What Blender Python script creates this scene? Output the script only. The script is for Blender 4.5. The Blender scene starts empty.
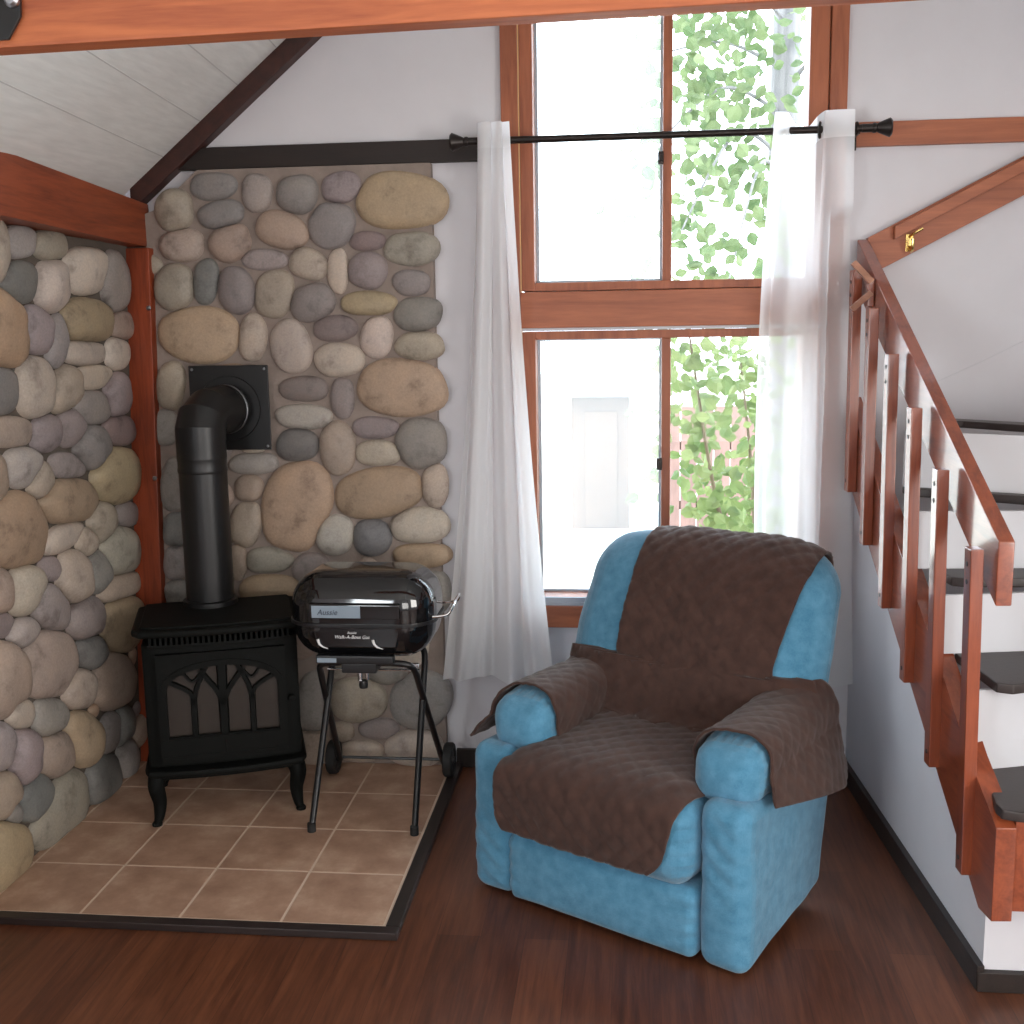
import bpy, bmesh, math, random
import numpy as np
from mathutils import Vector, Matrix, noise
from mathutils.bvhtree import BVHTree
random.seed(7)
SC = bpy.context.scene
COL = SC.collection
PI = math.pi

# ------------------------------------------------------------------ helpers
ROOTM = {}

def setp(o, label=None, cat=None, group=None, kind=None):
    if label: o['label'] = label
    if cat: o['category'] = cat
    if group: o['group'] = group
    if kind: o['kind'] = kind
    return o

def thing(name, label, cat, loc=(0, 0, 0), rotz=0.0, group=None, kind=None):
    o = bpy.data.objects.new(name, None)
    COL.objects.link(o)
    o.location = loc
    o.rotation_euler = (0, 0, rotz)
    o.empty_display_size = 0.05
    ROOTM[o] = Matrix.Translation(loc) @ Matrix.Rotation(rotz, 4, 'Z')
    return setp(o, label, cat, group, kind)

def finish(bm, mats, name, sharp=35.0, smooth=True):
    bmesh.ops.remove_doubles(bm, verts=bm.verts, dist=1e-6)
    bmesh.ops.recalc_face_normals(bm, faces=bm.faces)
    if smooth:
        lim = math.radians(sharp)
        for f in bm.faces: f.smooth = True
        for e in bm.edges:
            if len(e.link_faces) == 2 and e.calc_face_angle(0) > lim:
                e.smooth = False
    me = bpy.data.meshes.new(name)
    bm.to_mesh(me); bm.free()
    if not isinstance(mats, (list, tuple)): mats = [mats]
    for m in mats: me.materials.append(m)
    return me

def obj(name, bm, mats, parent=None, world=False, sharp=35.0, smooth=True):
    """world=True: the mesh was drawn in world coordinates under a placed root"""
    if parent is not None and world:
        q = parent
        while q is not None and q not in ROOTM: q = q.parent
        if q is not None:
            bmesh.ops.transform(bm, matrix=ROOTM[q].inverted(), verts=bm.verts)
    me = finish(bm, mats, name, sharp, smooth)
    o = bpy.data.objects.new(name, me)
    COL.objects.link(o)
    if smooth and sharp < 60:
        md = o.modifiers.new('normals', 'WEIGHTED_NORMAL'); md.keep_sharp = True; md.weight = 90
    if parent is not None: o.parent = parent
    return o

def struct(name, bm, mats, parent=None, **k):
    o = obj(name, bm, mats, parent, **k)
    if parent is None: o['kind'] = 'structure'
    return o

def B(): return bmesh.new()

def box(bm, x0, x1, y0, y1, z0, z1, bev=0.0, mat=0, seg=2, M=None):
    vs = [bm.verts.new(p) for p in ((x0,y0,z0),(x1,y0,z0),(x1,y1,z0),(x0,y1,z0),(x0,y0,z1),(x1,y0,z1),(x1,y1,z1),(x0,y1,z1))]
    fs = [bm.faces.new([vs[i] for i in q]) for q in ((3,2,1,0),(4,5,6,7),(0,1,5,4),(1,2,6,5),(2,3,7,6),(3,0,4,7))]
    for f in fs: f.material_index = mat
    if M is not None: bmesh.ops.transform(bm, matrix=M, verts=vs)
    if bev > 0:
        es = list({e for f in fs for e in f.edges})
        r = bmesh.ops.bevel(bm, geom=es, offset=bev, segments=seg, affect='EDGES', profile=0.5)
        for f in r['faces']: f.material_index = mat

def prism(bm, pts, ext, bev=0.0, mat=0, seg=2):
    """polygon (3D points) extruded by a vector"""
    ext = Vector(ext)
    a = [bm.verts.new(p) for p in pts]
    b = [bm.verts.new(Vector(p) + ext) for p in pts]
    n = len(pts)
    fs = [bm.faces.new(a), bm.faces.new(list(reversed(b)))]
    for i in range(n):
        fs.append(bm.faces.new([a[i], b[i], b[(i+1) % n], a[(i+1) % n]]))
    for f in fs: f.material_index = mat
    bmesh.ops.recalc_face_normals(bm, faces=fs)
    if bev > 0:
        es = list({e for f in fs for e in f.edges})
        r = bmesh.ops.bevel(bm, geom=es, offset=bev, segments=seg, affect='EDGES', profile=0.5)
        for f in r['faces']: f.material_index = mat

def tube(bm, path, r, n=12, closed=False, cap=True, mat=0):
    P = [Vector(p) for p in path]
    m = len(P)
    rs = r if isinstance(r, (list, tuple)) else [r] * m
    up = None; rings = []
    for i in range(m):
        if closed: t = P[(i+1) % m] - P[i-1]
        else: t = P[min(i+1, m-1)] - P[max(i-1, 0)]
        t.normalize()
        if up is None:
            up = t.orthogonal().normalized()
        up = (up - t * up.dot(t))
        if up.length < 1e-5: up = t.orthogonal()
        up.normalize()
        s = t.cross(up)
        rings.append([bm.verts.new(P[i] + (up * math.cos(2*PI*k/n) + s * math.sin(2*PI*k/n)) * rs[i]) for k in range(n)])
    cnt = m if closed else m - 1
    for i in range(cnt):
        A, Bq = rings[i], rings[(i+1) % m]
        for k in range(n):
            f = bm.faces.new([A[k], A[(k+1) % n], Bq[(k+1) % n], Bq[k]]); f.material_index = mat
    if cap and not closed:
        f = bm.faces.new(list(reversed(rings[0]))); f.material_index = mat
        f = bm.faces.new(rings[-1]); f.material_index = mat

def lathe(bm, prof, origin=(0, 0, 0), axis=(0, 0, 1), n=24, mat=0):
    """profile of (radius, height) pairs turned about an axis"""
    o = Vector(origin); ax = Vector(axis).normalized()
    u = ax.orthogonal().normalized(); w = ax.cross(u)
    rings = []
    for r, h in prof:
        if r < 1e-6: rings.append([bm.verts.new(o + ax * h)])
        else: rings.append([bm.verts.new(o + ax * h + (u * math.cos(2*PI*k/n) + w * math.sin(2*PI*k/n)) * r) for k in range(n)])
    for A, C in zip(rings, rings[1:]):
        for k in range(n):
            a = [A[k], A[(k+1) % n]] if len(A) > 1 else [A[0]]
            c = [C[(k+1) % n], C[k]] if len(C) > 1 else [C[0]]
            if len(a) + len(c) >= 3:
                f = bm.faces.new(a + c); f.material_index = mat
    for R, rev in ((rings[0], True), (rings[-1], False)):
        if len(R) > 1:
            f = bm.faces.new(list(reversed(R)) if rev else R); f.material_index = mat

def smooth_path(pts, k=6):
    P = [Vector(p) for p in pts]; out = []
    for i in range(len(P) - 1):
        p0 = P[max(i-1, 0)]; p1 = P[i]; p2 = P[i+1]; p3 = P[min(i+2, len(P)-1)]
        for j in range(k):
            t = j / k
            out.append(0.5 * ((2*p1) + (p2-p0)*t + (2*p0-5*p1+4*p2-p3)*t*t + (3*p1-p0-3*p2+p3)*t**3))
    out.append(P[-1]); return out

def rbox(bm, c, h, r, n=12, fn=None, mat=0):
    """rounded box: centre c, half sizes h, corner radius r, n cells a side, fn deforms a local point"""
    c = Vector(c); cache = {}
    def vert(p):
        key = tuple(round(x, 5) for x in p)
        if key in cache: return cache[key]
        q = Vector([max(-(h[i]-r), min(h[i]-r, p[i])) for i in range(3)])
        d = Vector(p) - q
        if d.length > 1e-9: w = q + d.normalized() * r
        else: w = Vector(p)
        if fn: w = fn(w)
        cache[key] = bm.verts.new(c + w)
        return cache[key]
    def grid(ax):
        m = n
        t = [-h[ax] + 2*h[ax]*i/m for i in range(m+1)]
        # extra lines inside the rounded zone
        e = [h[ax]-r*0.66, h[ax]-r*0.33, h[ax]-r]
        return sorted(set([round(x, 6) for x in t + e + [-x for x in e]]))
    G = [grid(i) for i in range(3)]
    for ax in range(3):
        a, b = (ax+1) % 3, (ax+2) % 3
        for s in (-1, 1):
            for i in range(len(G[a])-1):
                for j in range(len(G[b])-1):
                    q = []
                    for ii, jj in ((i,j),(i+1,j),(i+1,j+1),(i,j+1)):
                        p = [0,0,0]; p[ax] = s*h[ax]; p[a] = G[a][ii]; p[b] = G[b][jj]
                        q.append(vert(p))
                    if len(set(q)) == 4:
                        try:
                            f = bm.faces.new(q); f.material_index = mat
                        except ValueError: pass

def grid_mesh(bm, P, mat=0, uv=None):
    V = [[bm.verts.new(p) for p in row] for row in P]
    for i in range(len(P)-1):
        for j in range(len(P[0])-1):
            f = bm.faces.new([V[i][j], V[i][j+1], V[i+1][j+1], V[i+1][j]]); f.material_index = mat

# ------------------------------------------------------------------ materials
def srgb(r, g, b):
    f = lambda c: (c/255/12.92) if c/255 <= 0.04045 else ((c/255+0.055)/1.055)**2.4
    return (f(r), f(g), f(b), 1)

def newmat(name):
    m = bpy.data.materials.new(name); m.use_nodes = True
    nt = m.node_tree
    return m, nt, nt.nodes['Principled BSDF']

def node(nt, t, **k):
    n = nt.nodes.new(t)
    for a, b in k.items():
        if a in n.inputs.keys(): n.inputs[a].default_value = b
        else: setattr(n, a, b)
    return n

def ramp(nt, fac, stops):
    r = nt.nodes.new('ShaderNodeValToRGB')
    el = r.color_ramp.elements
    while len(el) < len(stops): el.new(0.5)
    for e, (p, c) in zip(el, stops): e.position = p; e.color = c
    nt.links.new(fac, r.inputs['Fac']); return r

def coords(nt, scale=(1, 1, 1), rot=(0, 0, 0)):
    tc = nt.nodes.new('ShaderNodeTexCoord'); mp = nt.nodes.new('ShaderNodeMapping')
    mp.inputs['Scale'].default_value = scale; mp.inputs['Rotation'].default_value = rot
    nt.links.new(tc.outputs['Object'], mp.inputs['Vector']); return mp.outputs['Vector']

def bump(nt, bs, h, strength=0.3, dist=0.01):
    b = nt.nodes.new('ShaderNodeBump'); b.inputs['Strength'].default_value = strength; b.inputs['Distance'].default_value = dist
    nt.links.new(h, b.inputs['Height']); nt.links.new(b.outputs['Normal'], bs.inputs['Normal']); return b

def m_wood(name, light, dark, axis='x', scale=1.0, rough=0.45, grain=1.0, coat=0.0, knots=0.0):
    m, nt, bs = newmat(name)
    bs.inputs['Coat Weight'].default_value = coat; bs.inputs['Coat Roughness'].default_value = 0.10
    s = {'x': (1.2, 14, 14), 'y': (14, 1.2, 14), 'z': (14, 14, 1.2)}[axis]
    v = coords(nt, tuple(k*scale for k in s))
    n1 = node(nt, 'ShaderNodeTexNoise', Scale=1.6, Detail=6.0, Roughness=0.6, Distortion=0.8)
    n2 = node(nt, 'ShaderNodeTexNoise', Scale=9.0, Detail=4.0, Roughness=0.6)
    for n in (n1, n2): nt.links.new(v, n.inputs['Vector'])
    mx = node(nt, 'ShaderNodeMath', operation='MULTIPLY_ADD'); mx.inputs[1].default_value = 0.35
    nt.links.new(n2.outputs['Fac'], mx.inputs[0]); nt.links.new(n1.outputs['Fac'], mx.inputs[2])
    r = ramp(nt, mx.outputs[0], [(0.42, dark), (0.82, light)])
    col = r.outputs['Color']
    if knots:
        vk = coords(nt, {'x': (1.3, 4, 4), 'y': (4, 1.3, 4), 'z': (4, 4, 1.3)}[axis])
        vo = node(nt, 'ShaderNodeTexVoronoi', Scale=1.7, Randomness=1.0); nt.links.new(vk, vo.inputs['Vector'])
        rk = ramp(nt, vo.outputs['Distance'], [(0.0, (0.30, 0.22, 0.18, 1)), (0.07, (0.55, 0.46, 0.42, 1)), (0.17, (1, 1, 1, 1))])
        mk = node(nt, 'ShaderNodeMix', data_type='RGBA', blend_type='MULTIPLY'); mk.inputs[0].default_value = knots
        nt.links.new(col, mk.inputs[6]); nt.links.new(rk.outputs['Color'], mk.inputs[7]); col = mk.outputs[2]
    nt.links.new(col, bs.inputs['Base Color'])
    bs.inputs['Roughness'].default_value = rough
    bump(nt, bs, n2.outputs['Fac'], 0.12*grain, 0.004)
    return m

def m_plain(name, col, rough=0.5, metal=0.0, spec=0.5, nscale=0, nstr=0.1, var=0.0, coat=0.0):
    m, nt, bs = newmat(name)
    bs.inputs['Base Color'].default_value = col
    bs.inputs['Roughness'].default_value = rough; bs.inputs['Metallic'].default_value = metal
    bs.inputs['Specular IOR Level'].default_value = spec
    bs.inputs['Coat Weight'].default_value = coat
    if nscale:
        v = coords(nt)
        n = node(nt, 'ShaderNodeTexNoise', Scale=nscale, Detail=5.0)
        nt.links.new(v, n.inputs['Vector'])
        bump(nt, bs, n.outputs['Fac'], nstr, 0.004)
        if var:
            c0 = tuple(x*(1-var) for x in col[:3]) + (1,); c1 = tuple(min(1, x*(1+var)) for x in col[:3]) + (1,)
            n3 = node(nt, 'ShaderNodeTexNoise', Scale=nscale*0.12, Detail=4.0); nt.links.new(v, n3.inputs['Vector'])
            r = ramp(nt, n3.outputs['Fac'], [(0.3, c0), (0.7, c1)])
            nt.links.new(r.outputs['Color'], bs.inputs['Base Color'])
    return m

WHITE = m_plain('white_wall_paint', (0.65, 0.635, 0.665, 1), 0.75, nscale=60, nstr=0.06, var=0.02)
WHITE_B = m_plain('white_trim_paint', (0.60, 0.60, 0.63, 1), 0.55, nscale=40, nstr=0.04)
RED_WOOD = m_wood('redwood_y', srgb(150, 72, 40), srgb(98, 40, 20), 'y')
RED_WOOD_X = m_wood('redwood_x', srgb(172, 100, 66), srgb(134, 72, 46), 'x')
RED_WOOD_Z = m_wood('redwood_z', srgb(168, 96, 62), srgb(130, 68, 42), 'z')
POST_WOOD = m_wood('post_wood', srgb(150, 66, 34), srgb(92, 34, 16), 'z')
BEAM_WOOD = m_wood('front_beam_wood', srgb(182, 102, 60), srgb(138, 66, 38), 'x', rough=0.55, knots=0.7)
STAIR_WOOD_Y = m_wood('stair_wood_y', srgb(152, 76, 47), srgb(110, 49, 30), 'y', rough=0.32, coat=1.0, grain=0.3, knots=0.5)
STAIR_WOOD_Z = m_wood('stair_wood_z', srgb(152, 76, 47), srgb(108, 47, 29), 'z', rough=0.32, coat=1.0, grain=0.3, knots=0.6)
DARK_WOOD = m_wood('dark_trim_wood', srgb(36, 22, 17), srgb(20, 12, 9), 'x', rough=0.6)
RAKE_WOOD = m_wood('rake_trim_wood', srgb(66, 32, 24), srgb(40, 18, 14), 'y', rough=0.5)
BASE_BLACK = m_wood('dark_baseboard', srgb(44, 34, 30), srgb(26, 20, 18), 'y', rough=0.45)
TREAD = m_plain('dark_tread', srgb(52, 44, 42), 0.45, nscale=80, nstr=0.1)
IRON = m_plain('black_cast_iron', (0.0045, 0.005, 0.0045, 1), 0.6, nscale=140, nstr=0.12, spec=0.12)
PIPE_BLACK = m_plain('black_stovepipe', (0.006, 0.006, 0.0065, 1), 0.38, nscale=30, nstr=0.03)
ENAMEL = m_plain('black_enamel', (0.006, 0.006, 0.007, 1), 0.06, coat=0.5)
BLACK_PLASTIC = m_plain('black_plastic', (0.010, 0.010, 0.011, 1), 0.35)
RUBBER = m_plain('black_rubber', (0.012, 0.012, 0.012, 1), 0.7)
LEG_BLACK = m_plain('black_tube_steel', (0.009, 0.009, 0.01, 1), 0.3)
CHROME = m_plain('chrome', (0.7, 0.7, 0.72, 1), 0.15, metal=1.0)
STEEL = m_plain('grey_steel', (0.35, 0.36, 0.38, 1), 0.35, metal=1.0)
BRASS = m_plain('brass', (0.75, 0.55, 0.2, 1), 0.25, metal=1.0)
ROD = m_plain('dark_bronze', (0.025, 0.019, 0.017, 1), 0.35, metal=0.6)
ALU = m_plain('aluminium_track', (0.42, 0.45, 0.5, 1), 0.4, metal=0.7)
LABEL_PLATE = m_plain('pale_blue_plate', (0.25, 0.31, 0.37, 1), 0.3)
PRINT_WHITE = m_plain('white_print', (0.75, 0.75, 0.75, 1), 0.5)
PRINT_DARK = m_plain('dark_print', (0.02, 0.03, 0.05, 1), 0.5)
GROUT = m_plain('tan_grout', srgb(205, 182, 162), 0.85, nscale=120, nstr=0.2)
EDGE_TRIM = m_wood('hearth_edge_wood', srgb(46, 36, 34), srgb(26, 20, 20), 'x', rough=0.4)
BOLT = m_plain('dark_screw_head', (0.03, 0.02, 0.018, 1), 0.5)

def m_tile():
    m, nt, bs = newmat('brown_ceramic_tile')
    v = coords(nt)
    n1 = node(nt, 'ShaderNodeTexNoise', Scale=7.0, Detail=7.0, Roughness=0.65)
    nt.links.new(v, n1.inputs['Vector'])
    r = ramp(nt, n1.outputs['Fac'], [(0.3, srgb(146, 112, 92)), (0.5, srgb(168, 134, 112)), (0.72, srgb(194, 164, 140))])
    nt.links.new(r.outputs['Color'], bs.inputs['Base Color'])
    bs.inputs['Roughness'].default_value = 0.5
    n2 = node(nt, 'ShaderNodeTexNoise', Scale=90.0, Detail=3.0); nt.links.new(v, n2.inputs['Vector'])
    bump(nt, bs, n2.outputs['Fac'], 0.12, 0.003)
    return m
TILE = m_tile()

def m_floor():
    m, nt, bs = newmat('dark_red_floorboards')
    v = coords(nt, (1, 1, 1), (0, 0, math.radians(90)))
    br = node(nt, 'ShaderNodeTexBrick', offset=0.37)
    br.inputs['Scale'].default_value = 1.0
    br.inputs['Brick Width'].default_value = 1.25; br.inputs['Row Height'].default_value = 0.125
    br.inputs['Mortar Size'].default_value = 0.0012; br.inputs['Mortar Smooth'].default_value = 0.2
    br.inputs['Color1'].default_value = (0.25, 0.25, 0.25, 1); br.inputs['Color2'].default_value = (0.8, 0.8, 0.8, 1)
    br.inputs['Mortar'].default_value = (0.0, 0.0, 0.0, 1)
    nt.links.new(v, br.inputs['Vector'])
    v2 = coords(nt, (26, 1.6, 1))
    n1 = node(nt, 'ShaderNodeTexNoise', Scale=2.0, Detail=7.0, Roughness=0.65, Distortion=0.5); nt.links.new(v2, n1.inputs['Vector'])
    add = node(nt, 'ShaderNodeMath', operation='MULTIPLY_ADD'); add.inputs[1].default_value = 0.35
    nt.links.new(br.outputs['Color'], add.inputs[0]); nt.links.new(n1.outputs['Fac'], add.inputs[2])
    r = ramp(nt, add.outputs[0], [(0.32, srgb(50, 27, 17)), (0.6, srgb(84, 46, 29)), (0.95, srgb(114, 68, 44))])
    nt.links.new(r.outputs['Color'], bs.inputs['Base Color'])
    bs.inputs['Roughness'].default_value = 0.36
    bump(nt, bs, add.outputs[0], 0.05, 0.003)
    return m
FLOOR = m_floor()

def m_ceiling():
    m, nt, bs = newmat('white_ceiling_board')
    v = coords(nt, (9, 1.0, 9))
    n1 = node(nt, 'ShaderNodeTexNoise', Scale=6.0, Detail=6.0); nt.links.new(v, n1.inputs['Vector'])
    r = ramp(nt, n1.outputs['Fac'], [(0.3, (0.72, 0.73, 0.71, 1)), (0.7, (0.82, 0.83, 0.81, 1))])
    nt.links.new(r.outputs['Color'], bs.inputs['Base Color']); bs.inputs['Roughness'].default_value = 0.7
    bump(nt, bs, n1.outputs['Fac'], 0.15, 0.004)
    return m
CEIL = m_ceiling()
GROOVE = m_plain('ceiling_joint', (0.55, 0.55, 0.54, 1), 0.8)

def m_stone():
    m, nt, bs = newmat('river_stone')
    at = node(nt, 'ShaderNodeAttribute', attribute_name='stone_colour')
    v = coords(nt)
    n1 = node(nt, 'ShaderNodeTexNoise', Scale=11.0, Detail=8.0, Roughness=0.65); nt.links.new(v, n1.inputs['Vector'])
    n2 = node(nt, 'ShaderNodeTexNoise', Scale=130.0, Detail=4.0, Roughness=0.7); nt.links.new(v, n2.inputs['Vector'])
    r1 = ramp(nt, n1.outputs['Fac'], [(0.27, (0.50, 0.47, 0.46, 1)), (0.46, (1, 1, 1, 1)), (0.75, (1.18, 1.14, 1.08, 1))])
    r2 = ramp(nt, n2.outputs['Fac'], [(0.3, (0.84, 0.84, 0.84, 1)), (0.7, (1.1, 1.1, 1.1, 1))])
    a = node(nt, 'ShaderNodeMix', data_type='RGBA', blend_type='MULTIPLY'); a.inputs[0].default_value = 1
    b = node(nt, 'ShaderNodeMix', data_type='RGBA', blend_type='MULTIPLY'); b.inputs[0].default_value = 1
    nt.links.new(at.outputs['Color'], a.inputs[6]); nt.links.new(r1.outputs['Color'], a.inputs[7])
    nt.links.new(a.outputs[2], b.inputs[6]); nt.links.new(r2.outputs['Color'], b.inputs[7])
    nt.links.new(b.outputs[2], bs.inputs['Base Color'])
    bs.inputs['Roughness'].default_value = 0.62
    bump(nt, bs, n2.outputs['Fac'], 0.25, 0.004)
    return m
STONE = m_stone()
MORTAR = m_plain('grey_mortar', srgb(138, 125, 117), 0.95, nscale=90, nstr=0.6, var=0.15)

def m_fabric(name, c0, c1, scale=220, bstr=0.35, sheen=0.3, wr=14.0, wrs=0.25):
    m, nt, bs = newmat(name)
    v = coords(nt)
    n1 = node(nt, 'ShaderNodeTexNoise', Scale=scale, Detail=4.0, Roughness=0.7); nt.links.new(v, n1.inputs['Vector'])
    n2 = node(nt, 'ShaderNodeTexNoise', Scale=wr, Detail=4.0); nt.links.new(v, n2.inputs['Vector'])
    mx = node(nt, 'ShaderNodeMath', operation='MULTIPLY_ADD'); mx.inputs[1].default_value = 0.5
    nt.links.new(n1.outputs['Fac'], mx.inputs[0]); nt.links.new(n2.outputs['Fac'], mx.inputs[2])
    r = ramp(nt, mx.outputs[0], [(0.5, c0), (0.95, c1)])
    nt.links.new(r.outputs['Color'], bs.inputs['Base Color'])
    bs.inputs['Roughness'].default_value = 0.9
    bs.inputs['Sheen Weight'].default_value = sheen; bs.inputs['Sheen Roughness'].default_value = 0.5
    bs.inputs['Specular IOR Level'].default_value = 0.2
    b1 = bump(nt, bs, n1.outputs['Fac'], bstr, 0.003)
    b2 = nt.nodes.new('ShaderNodeBump'); b2.inputs['Strength'].default_value = wrs; b2.inputs['Distance'].default_value = 0.02
    nt.links.new(n2.outputs['Fac'], b2.inputs['Height']); nt.links.new(b2.outputs['Normal'], b1.inputs['Normal'])
    return m
BLUE = m_fabric('blue_chenille', srgb(66, 121, 150), srgb(90, 144, 174), wr=30.0, wrs=0.12)
QUILT = m_fabric('brown_quilted_cloth', srgb(57, 39, 34), srgb(74, 52, 45), 400, 0.2, 0.2, 25.0, 0.15)

def m_sheer(name, dens):
    m = bpy.data.materials.new(name); m.use_nodes = True
    nt = m.node_tree; nt.nodes.clear()
    out = node(nt, 'ShaderNodeOutputMaterial')
    tr = node(nt, 'ShaderNodeBsdfTransparent'); tr.inputs['Color'].default_value = (1, 1, 1, 1)
    df = node(nt, 'ShaderNodeBsdfDiffuse'); df.inputs['Color'].default_value = (0.95, 0.96, 0.98, 1)
    tl = node(nt, 'ShaderNodeBsdfTranslucent'); tl.inputs['Color'].default_value = (0.95, 0.96, 0.98, 1)
    m1 = node(nt, 'ShaderNodeMixShader'); m1.inputs[0].default_value = 0.5
    m2 = node(nt, 'ShaderNodeMixShader'); m2.inputs[0].default_value = dens
    nt.links.new(df.outputs[0], m1.inputs[1]); nt.links.new(tl.outputs[0], m1.inputs[2])
    nt.links.new(tr.outputs[0], m2.inputs[1]); nt.links.new(m1.outputs[0], m2.inputs[2])
    nt.links.new(m2.outputs[0], out.inputs['Surface'])
    return m
SHEER = m_sheer('white_sheer_voile', 0.88)
SHEER_R = m_sheer('thin_white_voile', 0.70)
SHEER_HEM = m_sheer('white_voile_header', 0.93)
SCREEN = m_sheer('hazy_insect_screen', 0.13)

def m_glass(name, tint, gloss=0.06):
    m = bpy.data.materials.new(name); m.use_nodes = True
    nt = m.node_tree; nt.nodes.clear()
    out = node(nt, 'ShaderNodeOutputMaterial')
    tr = node(nt, 'ShaderNodeBsdfTransparent'); tr.inputs['Color'].default_value = tint
    gl = node(nt, 'ShaderNodeBsdfGlossy'); gl.inputs['Roughness'].default_value = 0.02
    mx = node(nt, 'ShaderNodeMixShader')
    lw = node(nt, 'ShaderNodeFresnel'); lw.inputs['IOR'].default_value = 1.16
    nt.links.new(lw.outputs[0], mx.inputs[0])
    nt.links.new(tr.outputs[0], mx.inputs[1]); nt.links.new(gl.outputs[0], mx.inputs[2])
    nt.links.new(mx.outputs[0], out.inputs['Surface'])
    return m
GLASS = m_glass('window_glass', (0.97, 0.98, 0.98, 1))

def m_leaf(name, c0, c1):
    m, nt, bs = newmat(name)
    oi = node(nt, 'ShaderNodeTexNoise', Scale=6.0, Detail=2.0)
    nt.links.new(coords(nt), oi.inputs['Vector'])
    r = ramp(nt, oi.outputs['Fac'], [(0.35, c0), (0.65, c1)])
    nt.links.new(r.outputs['Color'], bs.inputs['Base Color']); bs.inputs['Roughness'].default_value = 0.5
    tl = node(nt, 'ShaderNodeBsdfTranslucent'); nt.links.new(r.outputs['Color'], tl.inputs['Color'])
    mx = node(nt, 'ShaderNodeMixShader'); mx.inputs[0].default_value = 0.5
    nt.links.new(bs.outputs[0], mx.inputs[1]); nt.links.new(tl.outputs[0], mx.inputs[2])
    nt.links.new(mx.outputs[0], nt.nodes['Material Output'].inputs['Surface'])
    return m
LEAF = m_leaf('pale_green_leaf', (0.07, 0.115, 0.04, 1), (0.16, 0.20, 0.09, 1))
LEAF2 = m_leaf('yellow_green_leaf', (0.08, 0.13, 0.035, 1), (0.20, 0.24, 0.09, 1))
BARK = m_wood('grey_bark', (0.20, 0.19, 0.19, 1), (0.11, 0.105, 0.105, 1), 'z', rough=0.9, grain=3)
STEM = m_wood('brown_stem', (0.15, 0.11, 0.06, 1), (0.09, 0.065, 0.04, 1), 'z', rough=0.8)
SHED = m_wood('weathered_shed_board', (0.115, 0.072, 0.050, 1), (0.088, 0.055, 0.038, 1), 'z', rough=0.9)
SHED_ROOF = m_plain('grey_shed_roof', (0.07, 0.07, 0.07, 1), 0.8, nscale=30, nstr=0.3)
GROUND = m_plain('pale_dry_ground', (0.55, 0.52, 0.45, 1), 0.95, nscale=8, nstr=0.4, var=0.15)
STOVE_GLASS = m_plain('sooty_stove_glass', (0.030, 0.022, 0.017, 1), 0.25, spec=0.4, nscale=4, nstr=0.0, var=0.5)

# ------------------------------------------------------------------ the setting
FZ = -0.02                         # floor level; the hearth tiles are at z = 0
WY = 1.25                          # inner face of the back wall
bm = B(); box(bm, -0.4, 4.5, -6.4, 1.45, FZ-0.1, FZ); struct('floor', bm, FLOOR)

# back wall around the two stacked windows
bm = B()
for a in ((-0.4, 1.50, FZ-0.1, 4.4), (2.62, 4.5, FZ-0.1, 4.4), (1.50, 2.62, FZ-0.1, 0.60), (1.50, 2.62, 2.95, 4.4)):
    box(bm, a[0], a[1], WY, 1.40, a[2], a[3])
wall_back = struct('wall_back', bm, WHITE)
bm = B(); tube(bm, [(2.905, 1.249, 1.435), (3.02, 1.249, 1.475), (3.15, 1.249, 1.535), (3.40, 1.249, 1.66)], 0.0010, 6)
obj('hairline_crack', bm, m_plain('wall_crack', (0.60, 0.60, 0.62, 1), 0.9), wall_back)

bm = B(); box(bm, -0.40, -0.05, -6.4, 1.25, FZ-0.1, 2.5); wall_left = struct('wall_left', bm, WHITE)
bm = B(); box(bm, 4.35, 4.5, -6.4, 1.25, FZ-0.1, 3.0); struct('wall_right', bm, WHITE)
bm = B(); box(bm, -0.4, 4.5, -6.4, -6.25, FZ-0.1, 4.4); struct('wall_front', bm, WHITE)

# gabled ceiling of white boards with joints running towards the back wall
CS, CZ = 0.81, 2.15
def cz(x): return CZ + CS*x if x < 2.1 else CZ + CS*(4.2-x)
bm = B()
SK = -0.09                         # the joints and eave lean a little towards the corner
prism(bm, [(-0.4-6.3*-SK*0+SK*-7.5, -6.3, cz(-0.4)), (2.1+SK*-7.5, -6.3, cz(2.1)), (5.2, -6.3, cz(5.2+SK*7.5)), (5.2, -6.3, cz(5.2+SK*7.5)+0.14), (2.1+SK*-7.5, -6.3, cz(2.1)+0.16), (-0.4+SK*-7.5, -6.3, cz(-0.4)+0.14)], (SK*7.5, 7.5, 0))
ceiling = struct('ceiling', bm, CEIL, smooth=False)
bm = B()
for x in (0.214, 0.362, 0.510, 0.660, 0.815, 0.97, 1.125, 1.285, 1.435, 1.585, 1.735, 1.885):
    z = cz(x); bm = B(); prism(bm, [(x, 1.2, z-0.001), (x+0.0028, 1.2, z+0.0028*CS-0.001), (x+0.0028, 1.2, z+0.01), (x, 1.2, z+0.01)], (-SK*7.3, -7.3, 0))
    obj('board_joint', bm, GROOVE, ceiling, smooth=False)

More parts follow.
